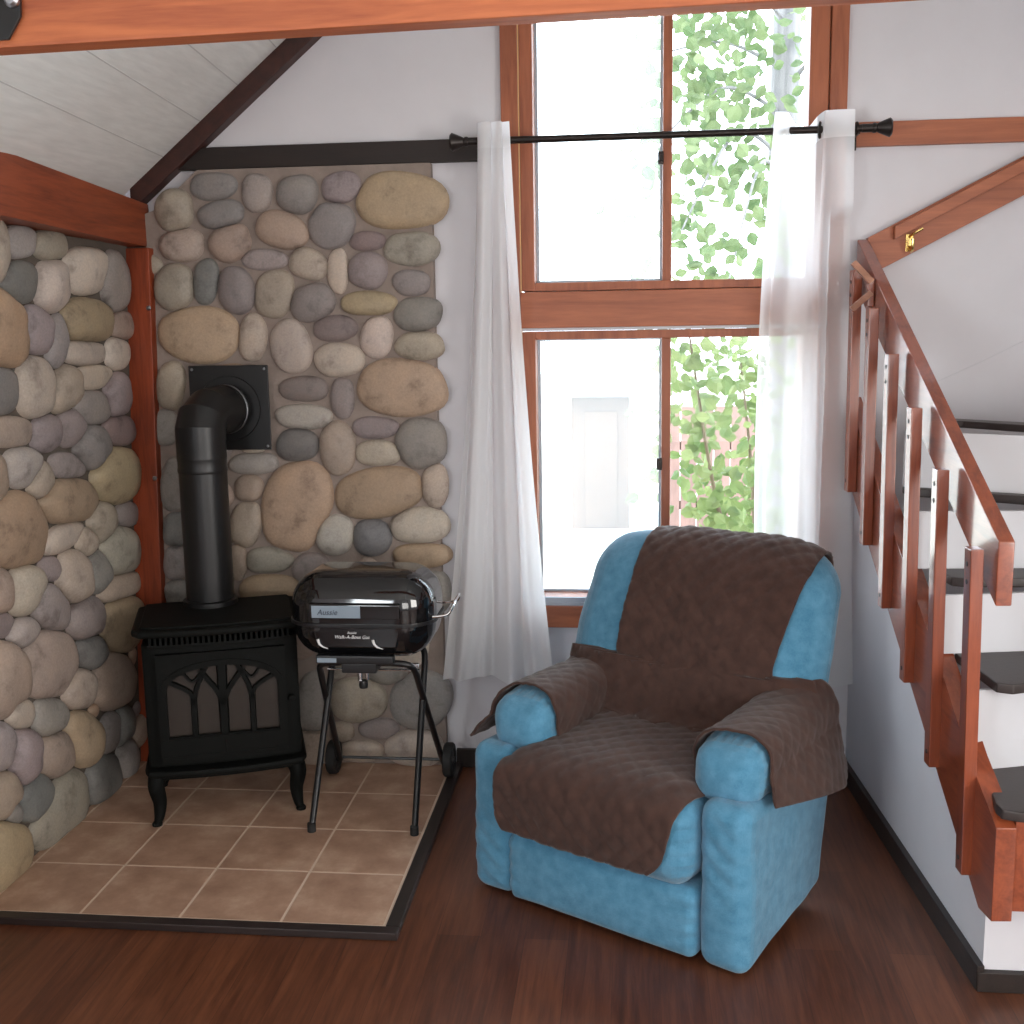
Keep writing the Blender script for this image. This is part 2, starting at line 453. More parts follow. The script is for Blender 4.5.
# beams and trims of the timber frame
bm = B(); prism(bm, [(-0.06, 1.25, 2.004), (0.125, 1.25, 2.004), (0.125, 1.25, 2.164), (-0.06, 1.25, 2.164)], (0, -5.6, 0), 0.006)
for v in bm.verts:
    k = (1.25-v.co.y)/5.6
    v.co.z += (0.10 + (0.14 if v.co.z > 2.08 else 0))*k
    if v.co.x > 0: v.co.x += 0.14*k
struct('trim_1', bm, RED_WOOD)
bm = B(); prism(bm, [(-0.05, 1.165, FZ), (0.085, 1.165, FZ), (0.15, 1.165, 2.0), (-0.05, 1.165, 2.0)], (0, 0.085, 0), 0.006); post = struct('trim_2', bm, POST_WOOD)
for z in (0.55, 1.14, 1.78):
    bm = B(); lathe(bm, [(0.0, 0.006), (0.006, 0.005), (0.010, 0.0)], (0.075+0.0325*z, 1.166, z), (0, -1, 0), 12); obj('screw_head', bm, STEEL, post)
bm = B(); box(bm, 0.16, 1.458, 1.215, WY, 2.278, 2.356, 0.004); struct('trim_3', bm, DARK_WOOD)
bm = B(); box(bm, 2.664, 4.3, 1.225, WY, 2.285, 2.367, 0.004); struct('trim_4', bm, RED_WOOD_X)
bm = B(); prism(bm, [(0.08, 1.19, 2.068+CS*0.08), (1.9, 1.19, 2.068+CS*1.9), (1.9, 1.19, 2.15+CS*1.9), (0.08, 1.19, 2.15+CS*0.08)], (0, 0.06, 0), 0.004)
struct('trim_5', bm, RAKE_WOOD)
bm = B(); prism(bm, [(0.60, -0.9, 2.184), (3.86, -0.9, 2.230), (3.86, -0.9, 2.45), (0.60, -0.9, 2.40)], (0, -0.055, 0), 0.005); front_beam = struct('trim_6', bm, BEAM_WOOD)
# skirting
def SX(y): return 2.735 + (1.25 - y)*0.0655       # face line of the low wall under the stairs
NRM = Vector((0.99786, 0.06538, 0))
def PS(y, off, z): return P(y, off + 0.014, z)
def P(y, off, z):                                 # point beside that face line, off > 0 is behind it
    return Vector((SX(y), y, z)) + NRM*off
bm = B(); box(bm, 1.24, 2.74, 1.232, WY, FZ, 0.055, 0.003); struct('baseboard_back', bm, BASE_BLACK)
bm = B(); prism(bm, [P(1.24, -0.02, FZ), P(-0.165, -0.02, FZ), P(-0.165, 0.0, FZ), P(1.24, 0.0, FZ)], (0, 0, 0.070), 0.003); struct('baseboard_right', bm, BASE_BLACK)
bm = B(); box(bm, 2.81, 3.75, -0.170, -0.150, FZ, 0.035, 0.003); struct('baseboard_front', bm, BASE_BLACK)
# low white wall under the stairs
bm = B()
prism(bm, [P(1.249, 0, FZ), P(-0.15, 0, FZ), P(-0.15, 0, 0.36), P(1.249, 0, 1.20)], NRM*0.07)
prism(bm, [P(-0.15, 0.0, FZ), (3.75, -0.15, FZ), (3.75, -0.15, 0.30), P(-0.15, 0.0, 0.30)], (0, 0.09, 0))
struct('wall_stair', bm, WHITE, smooth=False)

# ------------------------------------------------------------------ windows
def window(name, z0, z1, sill):
    """two-pane sliding window in redwood; z0..z1 clear glass"""
    bm = B()
    for a, b in ((1.525, 1.573), (2.535, 2.602)): box(bm, a, b, 1.236, 1.37, z0-0.03, z1+0.03, 0.003)
    for a, b in ((1.573, 2.535),): box(bm, a, b, 1.24, 1.37, z1, z1+0.03, 0.002); box(bm, a, b, 1.24, 1.37, z0-0.03, z0, 0.002)
    w = struct(name, bm, RED_WOOD_Z)
    bm = B()
    for a, b in ((1.46, 1.521), (2.604, 2.663)): box(bm, a, b, 1.222, WY, z0-0.12, z1+0.1, 0.003)
    obj('casing', bm, RED_WOOD_Z, w)
    bm = B(); box(bm, 1.521, 1.525, 1.23, WY, z0-0.1, z1+0.05); obj('light_edge_strip', bm, m_plain('pale_wood_edge', srgb(220, 180, 130), 0.6), w)
    bm = B(); box(bm, 2.034, 2.067, 1.262, 1.33, z0, z1, 0.003); obj('mullion', bm, RED_WOOD_Z, w)
    bm = B(); box(bm, 1.573, 2.034, 1.318, 1.322, z0, z1); obj('pane', bm, GLASS, w)
    bm = B(); box(bm, 2.067, 2.535, 1.300, 1.304, z0, z1); obj('pane', bm, GLASS, w)
    bm = B()
    for a in ((1.573, 1.583, z0, z1), (2.026, 2.034, z0, z1), (1.583, 2.026, z0, z0+0.01), (1.583, 2.026, z1-0.006, z1)):
        box(bm, a[0], a[1], 1.325, 1.345, a[2], a[3])
    s = obj('screen_frame', bm, ALU, w)
    bm = B(); box(bm, 1.583, 2.026, 1.334, 1.3355, z0+0.01, z1-0.006); obj('insect_screen', bm, SCREEN, s)
    return w
w1 = window('window_1', 1.845, 2.92, False)
w2 = window('window_2', 0.672, 1.640, True)
bm = B(); box(bm, 1.521, 2.604, 1.218, 1.37, 1.682, 1.812, 0.004); struct('trim_7', bm, RED_WOOD_X)
bm = B(); box(bm, 1.521, 2.604, 1.232, 1.37, 1.671, 1.682); struct('trim_8', bm, WHITE_B)
bm = B(); box(bm, 1.46, 2.663, 1.215, WY, 0.556, 0.640, 0.004); obj('sill', bm, RED_WOOD_X, w2)
bm = B(); box(bm, 1.573, 2.535, 1.235, 1.31, 0.640, 0.671, 0.002); box(bm, 1.573, 2.535, 1.228, 1.236, 0.640, 0.652); obj('sill_track', bm, ALU, w2)
for w, z in ((w1, 2.25), (w2, 1.155)):
    bm = B(); box(bm, 2.016, 2.037, 1.245, 1.262, z, z+0.045, 0.003); box(bm, 2.022, 2.031, 1.236, 1.245, z+0.012, z+0.032, 0.002)
    obj('latch', bm, ROD, w)

# ------------------------------------------------------------------ stone facing
BACK_STONES = '''243 2130 72 -2 5 78 t; 397 2215 89 -2 3 49 g; 561 2188 58 -2 3 66 G; 712 2178 76 -2 3 68 g; 875 2196 73 17 -13 54 p; 1092 2146 160 -4 3 101 o; 421 2114 88 12 -7 50 g; 265 2008 81 -1 4 62 t; 450 2013 75 31 -26 62 b; 647 2053 95 -27 21 62 b; 835 2065 78 -29 34 81 g; 966 2006 67 -2 1 35 q; 1126 1975 98 -2 1 61 e; 577 1948 89 -2 2 39 p; 741 1928 64 -31 27 50 t; 851 1903 38 -1 4 84 l; 962 1901 67 -25 26 62 p; 224 1854 78 -1 6 86 e; 346 1874 48 -5 13 85 d; 464 1838 70 17 -18 83 p; 606 1824 72 -13 21 89 t; 750 1789 83 19 -16 68 g; 963 1783 103 -2 2 45 s; 1123 1853 70 -2 2 47 p; 1142 1740 87 -1 2 62 g; 310 1680 158 -2 7 103 o; 516 1665 53 -6 13 86 t; 662 1629 73 17 -23 98 l; 831 1695 85 -1 2 47 q; 843 1578 97 -1 3 60 l; 988 1658 60 -11 16 74 l; 1145 1624 87 6 -3 54 t; 187 1489 54 -5 15 94 t; 1074 1472 162 -2 4 109 o; 702 1472 96 -1 2 46 q; 849 1436 47 0 3 75 p; 697 1367 109 -1 2 47 G; 970 1324 89 0 2 42 p; 1140 1265 95 0 2 96 g; 668 1261 79 -1 4 65 d; 824 1249 70 -1 5 101 t; 975 1228 90 -8 7 49 t; 158 1330 49 -1 5 72 g; 494 1191 97 0 3 43 G; 174 1108 56 -1 7 103 g; 470 1095 55 0 3 54 b; 656 1023 134 -36 55 174 o; 973 1077 173 24 -11 100 o; 1188 1106 50 0 2 83 t; 450 956 61 -16 29 89 t; 794 920 79 1 4 79 G; 942 909 75 0 3 75 d; 1124 954 110 0 2 71 l; 532 816 99 1 3 51 e; 700 786 74 1 3 61 p; 529 699 118 1 4 62 o; 168 931 50 0 5 74 d; 160 807 50 1 5 75 g; 164 683 57 1 4 56 g; 410 809 38 0 4 74 b; 1133 837 108 1 1 48 o; 814 726 111 1 3 74 g; 1008 715 97 1 2 74 b; 1165 692 73 1 3 86 g; 863 258 111 2 4 92 t; 1106 263 118 3 4 121 g; 942 145 84 2 2 43 p; 869 50 91 2 2 46 t; 1079 69 118 3 3 75 l; 795 130 49 1 2 41 b; 985 367 83 2 2 42 g; 680 240 64 1 6 130 g; 671 52 71 2 4 88 b'''
LEFT_STONES = '''273 1932 66 4 9 89 t; 420 1968 89 6 5 44 G; 602 1969 104 7 4 44 e; 840 1902 161 7 7 74 l; 1046 1872 100 7 -11 98 g; 402 1844 106 4 6 60 d; 595 1845 103 -1 23 82 l; 830 1731 179 -14 34 71 s; 305 1712 121 11 -25 111 o; 1104 1716 94 0 4 48 b; 483 1703 98 8 -18 72 p; 610 1669 61 -3 24 84 g; 805 1626 159 -10 12 41 l; 1054 1615 92 -2 5 55 l; 278 1526 77 -4 7 65 d; 465 1524 111 -6 9 92 l; 652 1505 88 -11 30 75 t; 866 1538 144 -1 -4 41 l; 1032 1462 101 -6 7 80 p; 856 1432 150 -5 -5 57 g; 322 1397 133 -12 4 43 t; 514 1376 88 -12 15 55 p; 685 1380 97 -9 6 64 p; 1045 1337 122 -11 5 54 q; 821 1297 108 -25 49 69 g; 361 1281 103 -13 6 59 G; 471 1226 71 -16 25 53 t; 226 1264 55 -7 7 70 b; 658 1250 121 -15 4 41 p; 1005 1167 172 -30 28 96 s; 656 1131 198 -22 -6 76 o; 323 1082 169 -31 12 118 o; 1091 1013 96 -16 4 44 p; 884 1015 100 -26 37 73 t; 604 1015 134 21 -44 43 l; 779 971 80 -22 24 47 t; 1016 887 151 -24 -9 91 e; 516 928 72 -16 4 41 p; 661 866 122 -17 -25 102 t; 834 848 78 -20 22 75 g; 339 905 99 -28 22 79 l; 198 929 71 -17 8 71 b; 1016 747 170 -4 -40 52 t; 503 797 105 -1 -60 92 p; 742 700 126 -44 38 74 p; 1016 611 157 -55 50 93 s; 211 817 67 -18 4 38 p; 333 760 91 -7 -25 52 G; 763 571 105 -31 7 71 d; 217 639 105 -34 12 113 b; 485 613 180 -55 12 117 t; 912 414 162 -66 48 90 b; 676 469 107 -55 57 52 t; 297 503 89 -32 5 45 l; 467 433 113 -40 7 69 g; 155 446 87 -34 8 77 G; 300 361 90 -35 9 90 p; 502 291 113 -55 41 81 b; 679 276 147 -43 -24 105 s; 882 222 72 -36 53 63 g; 992 205 74 -27 7 79 d; 831 65 121 -67 59 69 d; 1019 76 71 -28 7 80 g; 171 288 80 -35 8 78 b; 366 194 91 -59 64 58 d; 503 97 138 -97 128 77 e; 175 79 119 -72 49 101 s; 231 199 50 -23 4 37 g; 5 301 85 -48 31 67 t; 12 506 87 -33 8 77 b; 48 699 73 -23 8 77 g'''
SCOL = {'t': (0.38, 0.32, 0.265), 'l': (0.48, 0.41, 0.35), 'g': (0.255, 0.235, 0.22), 'G': (0.35, 0.315, 0.295), 'd': (0.175, 0.17, 0.165),
        'p': (0.275, 0.235, 0.23), 'q': (0.215, 0.17, 0.165), 'o': (0.37, 0.265, 0.185), 's': (0.36, 0.28, 0.185), 'b': (0.33, 0.26, 0.21), 'e': (0.29, 0.265, 0.22)}

def parse(t):
    L = []
    for ln in t.split(';'):
        a = ln.split()
        if len(a) == 7: L.append([int(x)/1000 for x in a[:6]] + [a[6]])
    return L

def fill_stones(L, lo, hi, seed, ok=None):
    """fills what is left of the wall face (hidden behind stove and grill, or out of frame) with more stones"""
    rng = random.Random(seed)
    def metric(s, x, z):
        a, b, c, d = s[2], s[4], s[3], s[5]
        det = a*d - b*c
        u, w = x-s[0], z-s[1]
        return math.hypot((d*u - b*w)/det, (-c*u + a*w)/det)
    for size in (0.12, 0.10, 0.085, 0.07, 0.055, 0.04, 0.03):
        for k in range(500):
            x = rng.uniform(lo[0], hi[0]); z = rng.uniform(lo[1], hi[1])
            if ok and not ok(x, z): continue
            good = True
            for s in L:
                rr = math.hypot(s[2], s[3]); r2 = math.hypot(s[4], s[5])
                if metric(s, x, z) < 1.0 + 0.82*size/min(rr, r2)*1.0: good = False; break
            if good:
                an = rng.uniform(-0.5, 0.5); e = rng.uniform(0.62, 0.95)
                if rng.random() < 0.5: e = 1/e
                ra, rb = size*math.sqrt(e), size/math.sqrt(e)
                L.append([x, z, ra*math.cos(an), ra*math.sin(an), -rb*math.sin(an), rb*math.cos(an), rng.choice('ttllgGpqobes')])
    return L

def stone_facing(name, L, to3, normal, grow, gap, H, parent, lim, seed, N=32):
    rng = random.Random(seed)
    n = len(L)
    Cn = np.array([[s[0], s[1]] for s in L]); Mi = []
    for s in L: Mi.append(np.linalg.inv(np.array([[s[2], s[4]], [s[3], s[5]]])))
    Mi = np.array(Mi)
    bm = B(); layer = bm.loops.layers.float_color.new('stone_colour')
    nr = Vector(normal)
    for i, s in enumerate(L):
        M = np.array([[s[2], s[4]], [s[3], s[5]]])
        near = [j for j in range(n) if j != i and np.hypot(*(Cn[j]-Cn[i])) < 0.5]
        ph = [rng.uniform(0, 6.28) for _ in range(3)]
        R = []
        for k in range(N):
            th = 2*PI*k/N
            ct, st = math.cos(th), math.sin(th)
            q = 2.45
            base = (abs(ct)**q + abs(st)**q)**(-1/q)
            base *= 1 + 0.035*math.sin(2*th+ph[0]) + 0.03*math.sin(3*th+ph[1]) + 0.015*math.sin(5*th+ph[2])
            r = 0.45; top = base*grow
            while r < top:
                p = Cn[i] + M @ np.array([ct*r, st*r])
                if near:
                    d = np.einsum('nij,nj->ni', Mi[near], p - Cn[near])
                    mj = np.min(np.hypot(d[:, 0], d[:, 1]))
                    if mj < r + gap: break
                if not (lim[0] < p[0] < lim[1] and lim[2] < p[1] < lim[3]): break
                r += 0.03
            R.append(r)
        for _ in range(2): R = [0.25*R[k-1] + 0.5*R[k] + 0.25*R[(k+1) % N] for k in range(N)]
        sz = min(math.hypot(s[2], s[3]), math.hypot(s[4], s[5]))
        h = min(H, 0.62*sz) * rng.uniform(0.8, 1.1)
        tilt = (rng.uniform(-0.25, 0.25), rng.uniform(-0.25, 0.25))
        base_c = SCOL[s[6]]; v = rng.uniform(0.88, 1.12)
        c = tuple(max(0.02, x*v*rng.uniform(0.97, 1.03)) for x in base_c) + (1.0,)
        rings = []
        for t in (0.0, 0.3, 0.55, 0.74, 0.87, 0.95, 1.0):
            z = h * (max(0.0, 1 - t**3.0))**0.55
            ring = []
            for k in range(N if t > 0 else 1):
                th = 2*PI*k/N; r = R[k]*t if t > 0 else 0
                p = Cn[i] + M @ np.array([math.cos(th)*r, math.sin(th)*r])
                w = Vector(to3(p[0], p[1]))
                nz = noise.noise(w*9.0)*0.25*h*(1-t*0.7) + noise.noise(w*28.0)*0.05*h
                zz = z*(1 + tilt[0]*math.cos(th)*t + tilt[1]*math.sin(th)*t) + nz
                if t == 1.0: zz = -0.012
                ring.append(bm.verts.new(w + nr*zz))
            rings.append(ring)
        fs = []
        for a, b in zip(rings, rings[1:]):
            for k in range(N):
                fs.append(bm.faces.new([a[0], b[k], b[(k+1) % N]] if len(a) == 1 else [a[k], b[k], b[(k+1) % N], a[(k+1) % N]]))
        for f in fs:
            for l in f.loops: l[layer] = c
    return bm

# back wall: mortar bed with the stones set in it
bm = B(); prism(bm, [(0.05, 1.205, FZ), (1.205, 1.205, FZ), (1.205, 1.205, 2.276), (0.335, 1.205, 2.276), (0.17, 1.205, 2.14), (0.05, 1.205, 2.10)], (0, 0.045, 0), 0.003)
bedb = obj('mortar_bed', bm, MORTAR, wall_back)
L = fill_stones(parse(BACK_STONES), (0.12, 0.05), (1.16, 2.2), 3)
bm = stone_facing('stone_facing', L, lambda a, b: (a, 1.205, b), (0, -1, 0), 1.04, 0.03, 0.040, wall_back, (0.06, 1.265, -0.02, 2.278), 5)
obj('stone_facing', bm, STONE, wall_back, sharp=80)
# left wall
bm = B(); prism(bm, [(-0.06, -0.75, FZ), (-0.026, -0.75, FZ), (0.062, -0.75, 2.01), (-0.06, -0.75, 2.01)], (0, 1.93, 0))
obj('mortar_bed', bm, m_plain('brown_mortar', srgb(92, 84, 76), 0.95, nscale=90, nstr=0.6, var=0.15), wall_left)
L = fill_stones(parse(LEFT_STONES), (-0.68, 0.04), (1.14, 1.99), 11)
bm = stone_facing('stone_facing', L, lambda a, b: (-0.026+0.044*b, a, b), (0.999, 0, -0.044), 1.16, 0.0, 0.052, wall_left, (-0.75, 1.27, -0.02, 2.06), 9)
obj('stone_facing', bm, STONE, wall_left, sharp=80)

# ------------------------------------------------------------------ tiled hearth
HX, HY = 1.225, 1.24
h = thing('hearth', 'low hearth of square brown tiles edged in dark wood, under stove and grill', 'hearth', (0, 0, FZ))
bm = B(); box(bm, -0.05, HX, -0.005, HY, FZ, -0.0008); obj('grout_bed', bm, GROUT, h, world=True)
bm = B()
for i in range(-1, 5):
    for j in range(0, 5):
        x0, x1 = max(-0.05, i*0.305+0.0032), min(HX, (i+1)*0.305-0.0032)
        y0, y1 = j*0.305+0.0032, min(HY-0.004, (j+1)*0.305-0.0032)
        if x1-x0 > 0.02 and y1-y0 > 0.01 and i*0.305 < HX-0.02: box(bm, x0, x1, y0, y1, -0.010, 0.0, 0.0015, seg=1)
obj('tiles', bm, TILE, h, world=True)
bm = B(); box(bm, -0.05, HX+0.042, -0.045, -0.005, FZ, 0.004, 0.004); obj('edge_strip', bm, EDGE_TRIM, h, world=True)
bm = B(); box(bm, HX, HX+0.042, -0.005, 1.23, FZ, 0.004, 0.004); obj('edge_strip', bm, BASE_BLACK, h, world=True)

# ------------------------------------------------------------------ curtain rod and curtains
RY, RZ = 1.13, 2.331
rod = thing('curtain_rod', 'dark bronze curtain rod with flared end knobs across the upper window', 'curtain rod', (2.05, RY, RZ))
bm = B(); tube(bm, [(1.385, RY, RZ), (2.70, RY, RZ)], 0.0125, 16); obj('pole', bm, ROD, rod, world=True)
for x, s in ((1.385, -1), (2.70, 1)):
    bm = B(); lathe(bm, [(0.0, -0.005), (0.014, -0.004), (0.014, 0.03), (0.017, 0.034), (0.017, 0.042), (0.014, 0.046), (0.019, 0.056), (0.030, 0.083), (0.032, 0.088), (0.027, 0.094), (0.0, 0.097)], (x, RY, RZ), (s, 0, 0), 20)
    obj('finial', bm, ROD, rod, world=True)
for x in (1.425, 2.68):
    bm = B(); box(bm, x-0.012, x+0.012, RY, 1.222 if x > 2 else 1.214, RZ-0.018, RZ-0.006, 0.002)
    box(bm, x-0.016, x+0.016, 1.208, 1.214, RZ-0.045, RZ+0.02, 0.002) if x < 2 else box(bm, x-0.014, x+0.016, 1.214, 1.222, RZ-0.06, RZ+0.02, 0.002)
    tube(bm, [(x, RY+0.018*math.sin(a), RZ+0.018*math.cos(a)) for a in [2*PI*k/16 for k in range(16)]], 0.005, 8, closed=True)
    obj('bracket', bm, ROD, rod, world=True)

def curtain(name, label, xl, xr, z0, z1, folds, ph, dip=None, seed=1, grommets=(), mat=None, ytop=None):
    """sheer hanging on the rod; xl, xr give the edges at (top, middle, bottom)"""
    rng = random.Random(seed)
    NS, NT = 150, 70
    fr = [rng.uniform(0.85, 1.2) for _ in range(6)]
    def edge(e, t):
        a, b, c = e
        return a*(1-t)*(1-2*t) + b*4*t*(1-t) + c*t*(2*t-1)
    def pos(s, t):
        x = edge(xl, t)*(1-s) + edge(xr, t)*s
        s2 = s + 0.02*math.sin(7*s+seed)
        amp = 0.036*(1-t) + 0.034*t
        w = math.sin(2*PI*folds*s2 + ph)
        kt = max(0.0, 1-4*t)**1.5 if ytop else 0.0
        y = RY + (ytop(s) if ytop else 0)*kt + (1-0.85*kt)*amp*w*(0.75+0.25*math.sin(11*s+fr[0]*5)) + 0.012*t*math.sin(2*PI*folds*1.7*s+fr[1]*9+2*t) + 0.004*math.sin(2*PI*folds*3.1*s + 3*fr[2])*min(1, 3*t)
        x += 0.010*math.cos(2*PI*folds*s2 + ph)*(1-0.3*t) + 0.006*t*math.sin(13*s+fr[3]*7)
        zt = z1 + (dip(s) if dip else 0)
        z = zt + (z0 - zt)*t + 0.012*t*math.sin(9*s+fr[4]*4)
        if x > 2.6 and z < 2.05: y = max(y, 1.185)
        return (x, min(y, 1.205), z)
    c = thing(name, label, 'curtain', (pos(0.5, 0)[0], RY, z0))
    rows = [[pos(j/NS, (i/NT)) for j in range(NS+1)] for i in range(NT+1)]
    k = 3
    bm = B(); grid_mesh(bm, rows[k:]); obj('panel', bm, mat or SHEER, c, world=True, sharp=180)
    bm = B(); grid_mesh(bm, rows[:k+1]); obj('header', bm, SHEER_HEM, c, world=True, sharp=180)
    for s in grommets:
        p = Vector(pos(s, 0.025)); 
        bm = B(); tube(bm, [(p.x + 0.012*math.sin(a)*0.5, p.y + 0.022*math.sin(a), RZ + 0.024*math.cos(a)) for a in [2*PI*q/24 for q in range(24)]], 0.0055, 8, closed=True)
        obj('grommet', bm, ROD, c, world=True)
    return c
curtain('sheer_curtain', 'white sheer curtain gathered at the left side of the window, beside the stone wall', (1.388, 1.318, 1.205), (1.500, 1.548, 1.632), 0.375, 2.388, 2.7, 0.6, seed=2, ytop=lambda s: -0.036+0.008*math.sin(16*s))
curtain('sheer_curtain', 'white sheer curtain at the right side of the window, beside the stair railing', (2.397, 2.352, 2.372), (2.657, 2.688, 2.730), 0.355, 2.388, 2.1, -0.6, mat=SHEER_R, ytop=lambda s: -0.034 if s < 0.24 else (-0.034 + 0.066*min(1, (s-0.24)/0.10) if s < 0.5 else 0.032 - 0.066*max(0, min(1, (s-0.58)/0.10))),
        dip=lambda s: -0.045*math.exp(-((s-0.42)/0.12)**2), seed=5, grommets=(0.62,))

# ------------------------------------------------------------------ staircase
st = thing('staircase', 'open redwood staircase with dark treads climbing along the right side towards the back wall', 'staircase', P(0.4, 0.0, FZ))
def yz(pts, off): return [P(y, off + 0.014, z) for y, z in pts]
bm = B(); prism(bm, yz([(1.245, 1.155), (-0.195, 0.228), (-0.28, 0.238), (-0.28, 0.48), (-0.077, 0.585), (0.186, 0.765), (0.437, 0.915), (1.245, 1.42)], -0.052), NRM*0.05, 0.003)
obj('stringer', bm, STAIR_WOOD_Y, st, world=True)
# treads: nose line from the stringer to the far side, winding round to the right
XM, XR = 3.15, 3.72
noses = [(0.53, (-0.30, -0.30, -0.30)), (0.775, (-0.082, 0.03, 0.22)), (0.97, (0.275, 0.285, 0.36)), (1.168, (0.66, 0.47, 0.50)), (1.368, (0.80, 0.60, 0.64))]
risers = [(-0.272, -0.272, -0.272), (-0.054, 0.058, 0.248), (0.185, 0.25, 0.34), (0.40, 0.42, 0.47), (0.72, 0.53, 0.56), (0.93, 0.72, 0.74)]
for k, (z, (ya, ym, yb)) in enumerate(noses):
    na, nm, nb = risers[k+1]
    TH = 0.027 if k < 4 else 0.023
    xa = SX(ya)+0.014 if k < 4 else 2.93
    xd = SX(na)+0.014 if k < 4 else 2.93
    a = Vector((xa - (0.055 if k == 0 else 0), ya, z-TH))
    pts = [a + Vector((0.008, 0.05, 0)), a + Vector((0.012, 0.015, 0)), a + Vector((0.05, 0.0, 0)), (XM, ym, z-TH), (XR, yb, z-TH), (XR, nb+0.02, z-TH), (XM, nm+0.02, z-TH), (xd, na+0.02, z-TH)]
    bm = B(); prism(bm, pts, (0, 0, TH), 0.005); obj('tread', bm, TREAD, st, world=True)
    # white riser below each tread (the lowest one is redwood)
    zb = noses[k-1][0] if k else 0.262
    ra, rm, rb = risers[k]
    x0 = SX(ra) + (-0.034 if k else 0.012)
    if k == 4: x0 = SX(ra) + 0.014
    Q = [(x0, ra, zb), (XM, rm, zb), (XR, rb, zb)]
    bm = B(); prism(bm, Q + [(x, y+0.014, zz) for x, y, zz in reversed(Q)], (0, 0, z-TH-0.002-zb))
    obj('riser', bm, WHITE_B if k else STAIR_WOOD_Y, st, world=True)
# handrail board on edge, cut plumb at its lower end
bm = B()
rl = lambda y: 1.164 + 0.579*(y+0.17)
prism(bm, yz([(-0.17, 1.0), (-0.17, 1.160), (1.225, rl(1.225)), (1.225, rl(1.225)-0.165), (-0.11, rl(-0.11)-0.165)], -0.04), NRM*0.04, 0.004)
obj('handrail', bm, STAIR_WOOD_Y, st, world=True)
for i, y in enumerate((1.10, 0.880, 0.645, 0.40, 0.155, -0.115)):
    LN = 0.008*max(0.0, (0.9-y)/1.0)      # the lower balusters stand a little off plumb
    zt = 1.135 + 0.598*(y+0.115) ; zb = 0.285 + 0.668*(y+0.115)
    bm = B(); prism(bm, [PS(y-0.023, -0.085+LN, zb), PS(y+0.023, -0.085+LN, zb), PS(y+0.023, -0.052+LN, zb), PS(y-0.023, -0.052+LN, zb)], NRM*(-1.5*LN-0.004)+Vector((0, 0, zt-zb)), 0.004)
    b = obj('baluster', bm, STAIR_WOOD_Z, st, world=True)
    for z in (zt-0.04, zt-0.085, zb+0.04):
        bm = B(); lathe(bm, [(0.0, 0.0025), (0.006, 0.002), (0.0075, -0.001)], PS(y, -0.0845 + LN - (1.5*LN+0.004)*(z-zb)/(zt-zb), z), -NRM, 10)
        obj('bolt', bm, BOLT, b, world=True)

# handrail board fixed to the back wall for the upper flight
wh = thing('wall_handrail', 'sloping redwood handrail board fixed to the back wall above the stairs', 'handrail', (2.76, 1.22, 1.9))
def bw(x0, x1, za, zb, t0, t1, name, mat=None):
    bm = B(); prism(bm, [(x0, t0, za[0]), (x1, t0, za[1]), (x1, t0, zb[1]), (x0, t0, zb[0])], (0, t1-t0, 0), 0.003)
    obj(name, bm, RED_WOOD_X, wh, world=True)
sl = 0.51
bw(2.745, 4.2, (1.842, 1.842+sl*1.455), (1.975, 1.975+sl*1.455), 1.212, 1.249, 'backing_board')
bw(2.83, 4.2, (1.966, 1.966+sl*1.37), (2.010, 2.010+sl*1.37), 1.185, 1.211, 'grip_rail')
hk = thing('coat_hook', 'small brass hook on the sloping redwood board of the back wall', 'hook', (2.885, 1.21, 1.955))
bm = B(); box(bm, 2.872, 2.898, 1.206, 1.212, 1.925, 1.985, 0.002); obj('plate', bm, BRASS, hk, world=True)
bm = B(); tube(bm, smooth_path([(2.885, 1.206, 1.94), (2.885, 1.18, 1.925), (2.885, 1.16, 1.935), (2.885, 1.155, 1.965)]), 0.006, 8)
tube(bm, smooth_path([(2.885, 1.206, 1.975), (2.895, 1.18, 1.985), (2.92, 1.168, 2.0)]), 0.005, 8); obj('prongs', bm, BRASS, hk, world=True)
# wooden peg bracket at the top of the railing
pk = thing('peg_bracket', 'wooden bracket of two angled pegs at the top end of the stair railing', 'bracket', P(1.0, -0.09, 1.72))
bm = B(); prism(bm, [P(0.975, -0.050, 1.735), P(1.010, -0.050, 1.735), P(1.010, -0.028, 1.735), P(0.975, -0.028, 1.735)], (0, 0, 0.095), 0.003); obj('block', bm, STAIR_WOOD_Z, pk, world=True)
for za, zb in ((1.815, 1.882), (1.782, 1.728)):
    bm = B(); a = P(0.97, -0.040, za); b = P(1.0, -0.095, zb); d = (b-a).normalized(); u = d.cross(Vector((0, 1, 0))).normalized()*0.010; w = Vector((0, 0.022, 0))
    prism(bm, [a-u-w*0.5, b-u-w*0.5, b+u-w*0.5, a+u-w*0.5], w, 0.002); obj('peg', bm, m_wood('pale_peg_wood', srgb(178, 128, 104), srgb(140, 96, 76), 'x'), pk, world=True)

# black gusset on the front beam
gu = thing('metal_bracket', 'black steel bracket bolted to the orange front beam in the top left corner', 'bracket', (0.82, -0.96, 2.2))
bm = B(); prism(bm, [(0.70, -0.965, 2.198), (0.842, -0.965, 2.198), (0.868, -0.965, 2.236), (0.874, -0.965, 2.33), (0.70, -0.965, 2.33)], (0, 0.007, 0), 0.002); obj('plate', bm, LEG_BLACK, gu, world=True)
bm = B(); lathe(bm, [(0.0, 0.012), (0.008, 0.011), (0.013, 0.006), (0.014, 0.0)], (0.856, -0.965, 2.262), (0, -1, 0), 16); obj('bolt', bm, STEEL, gu, world=True)

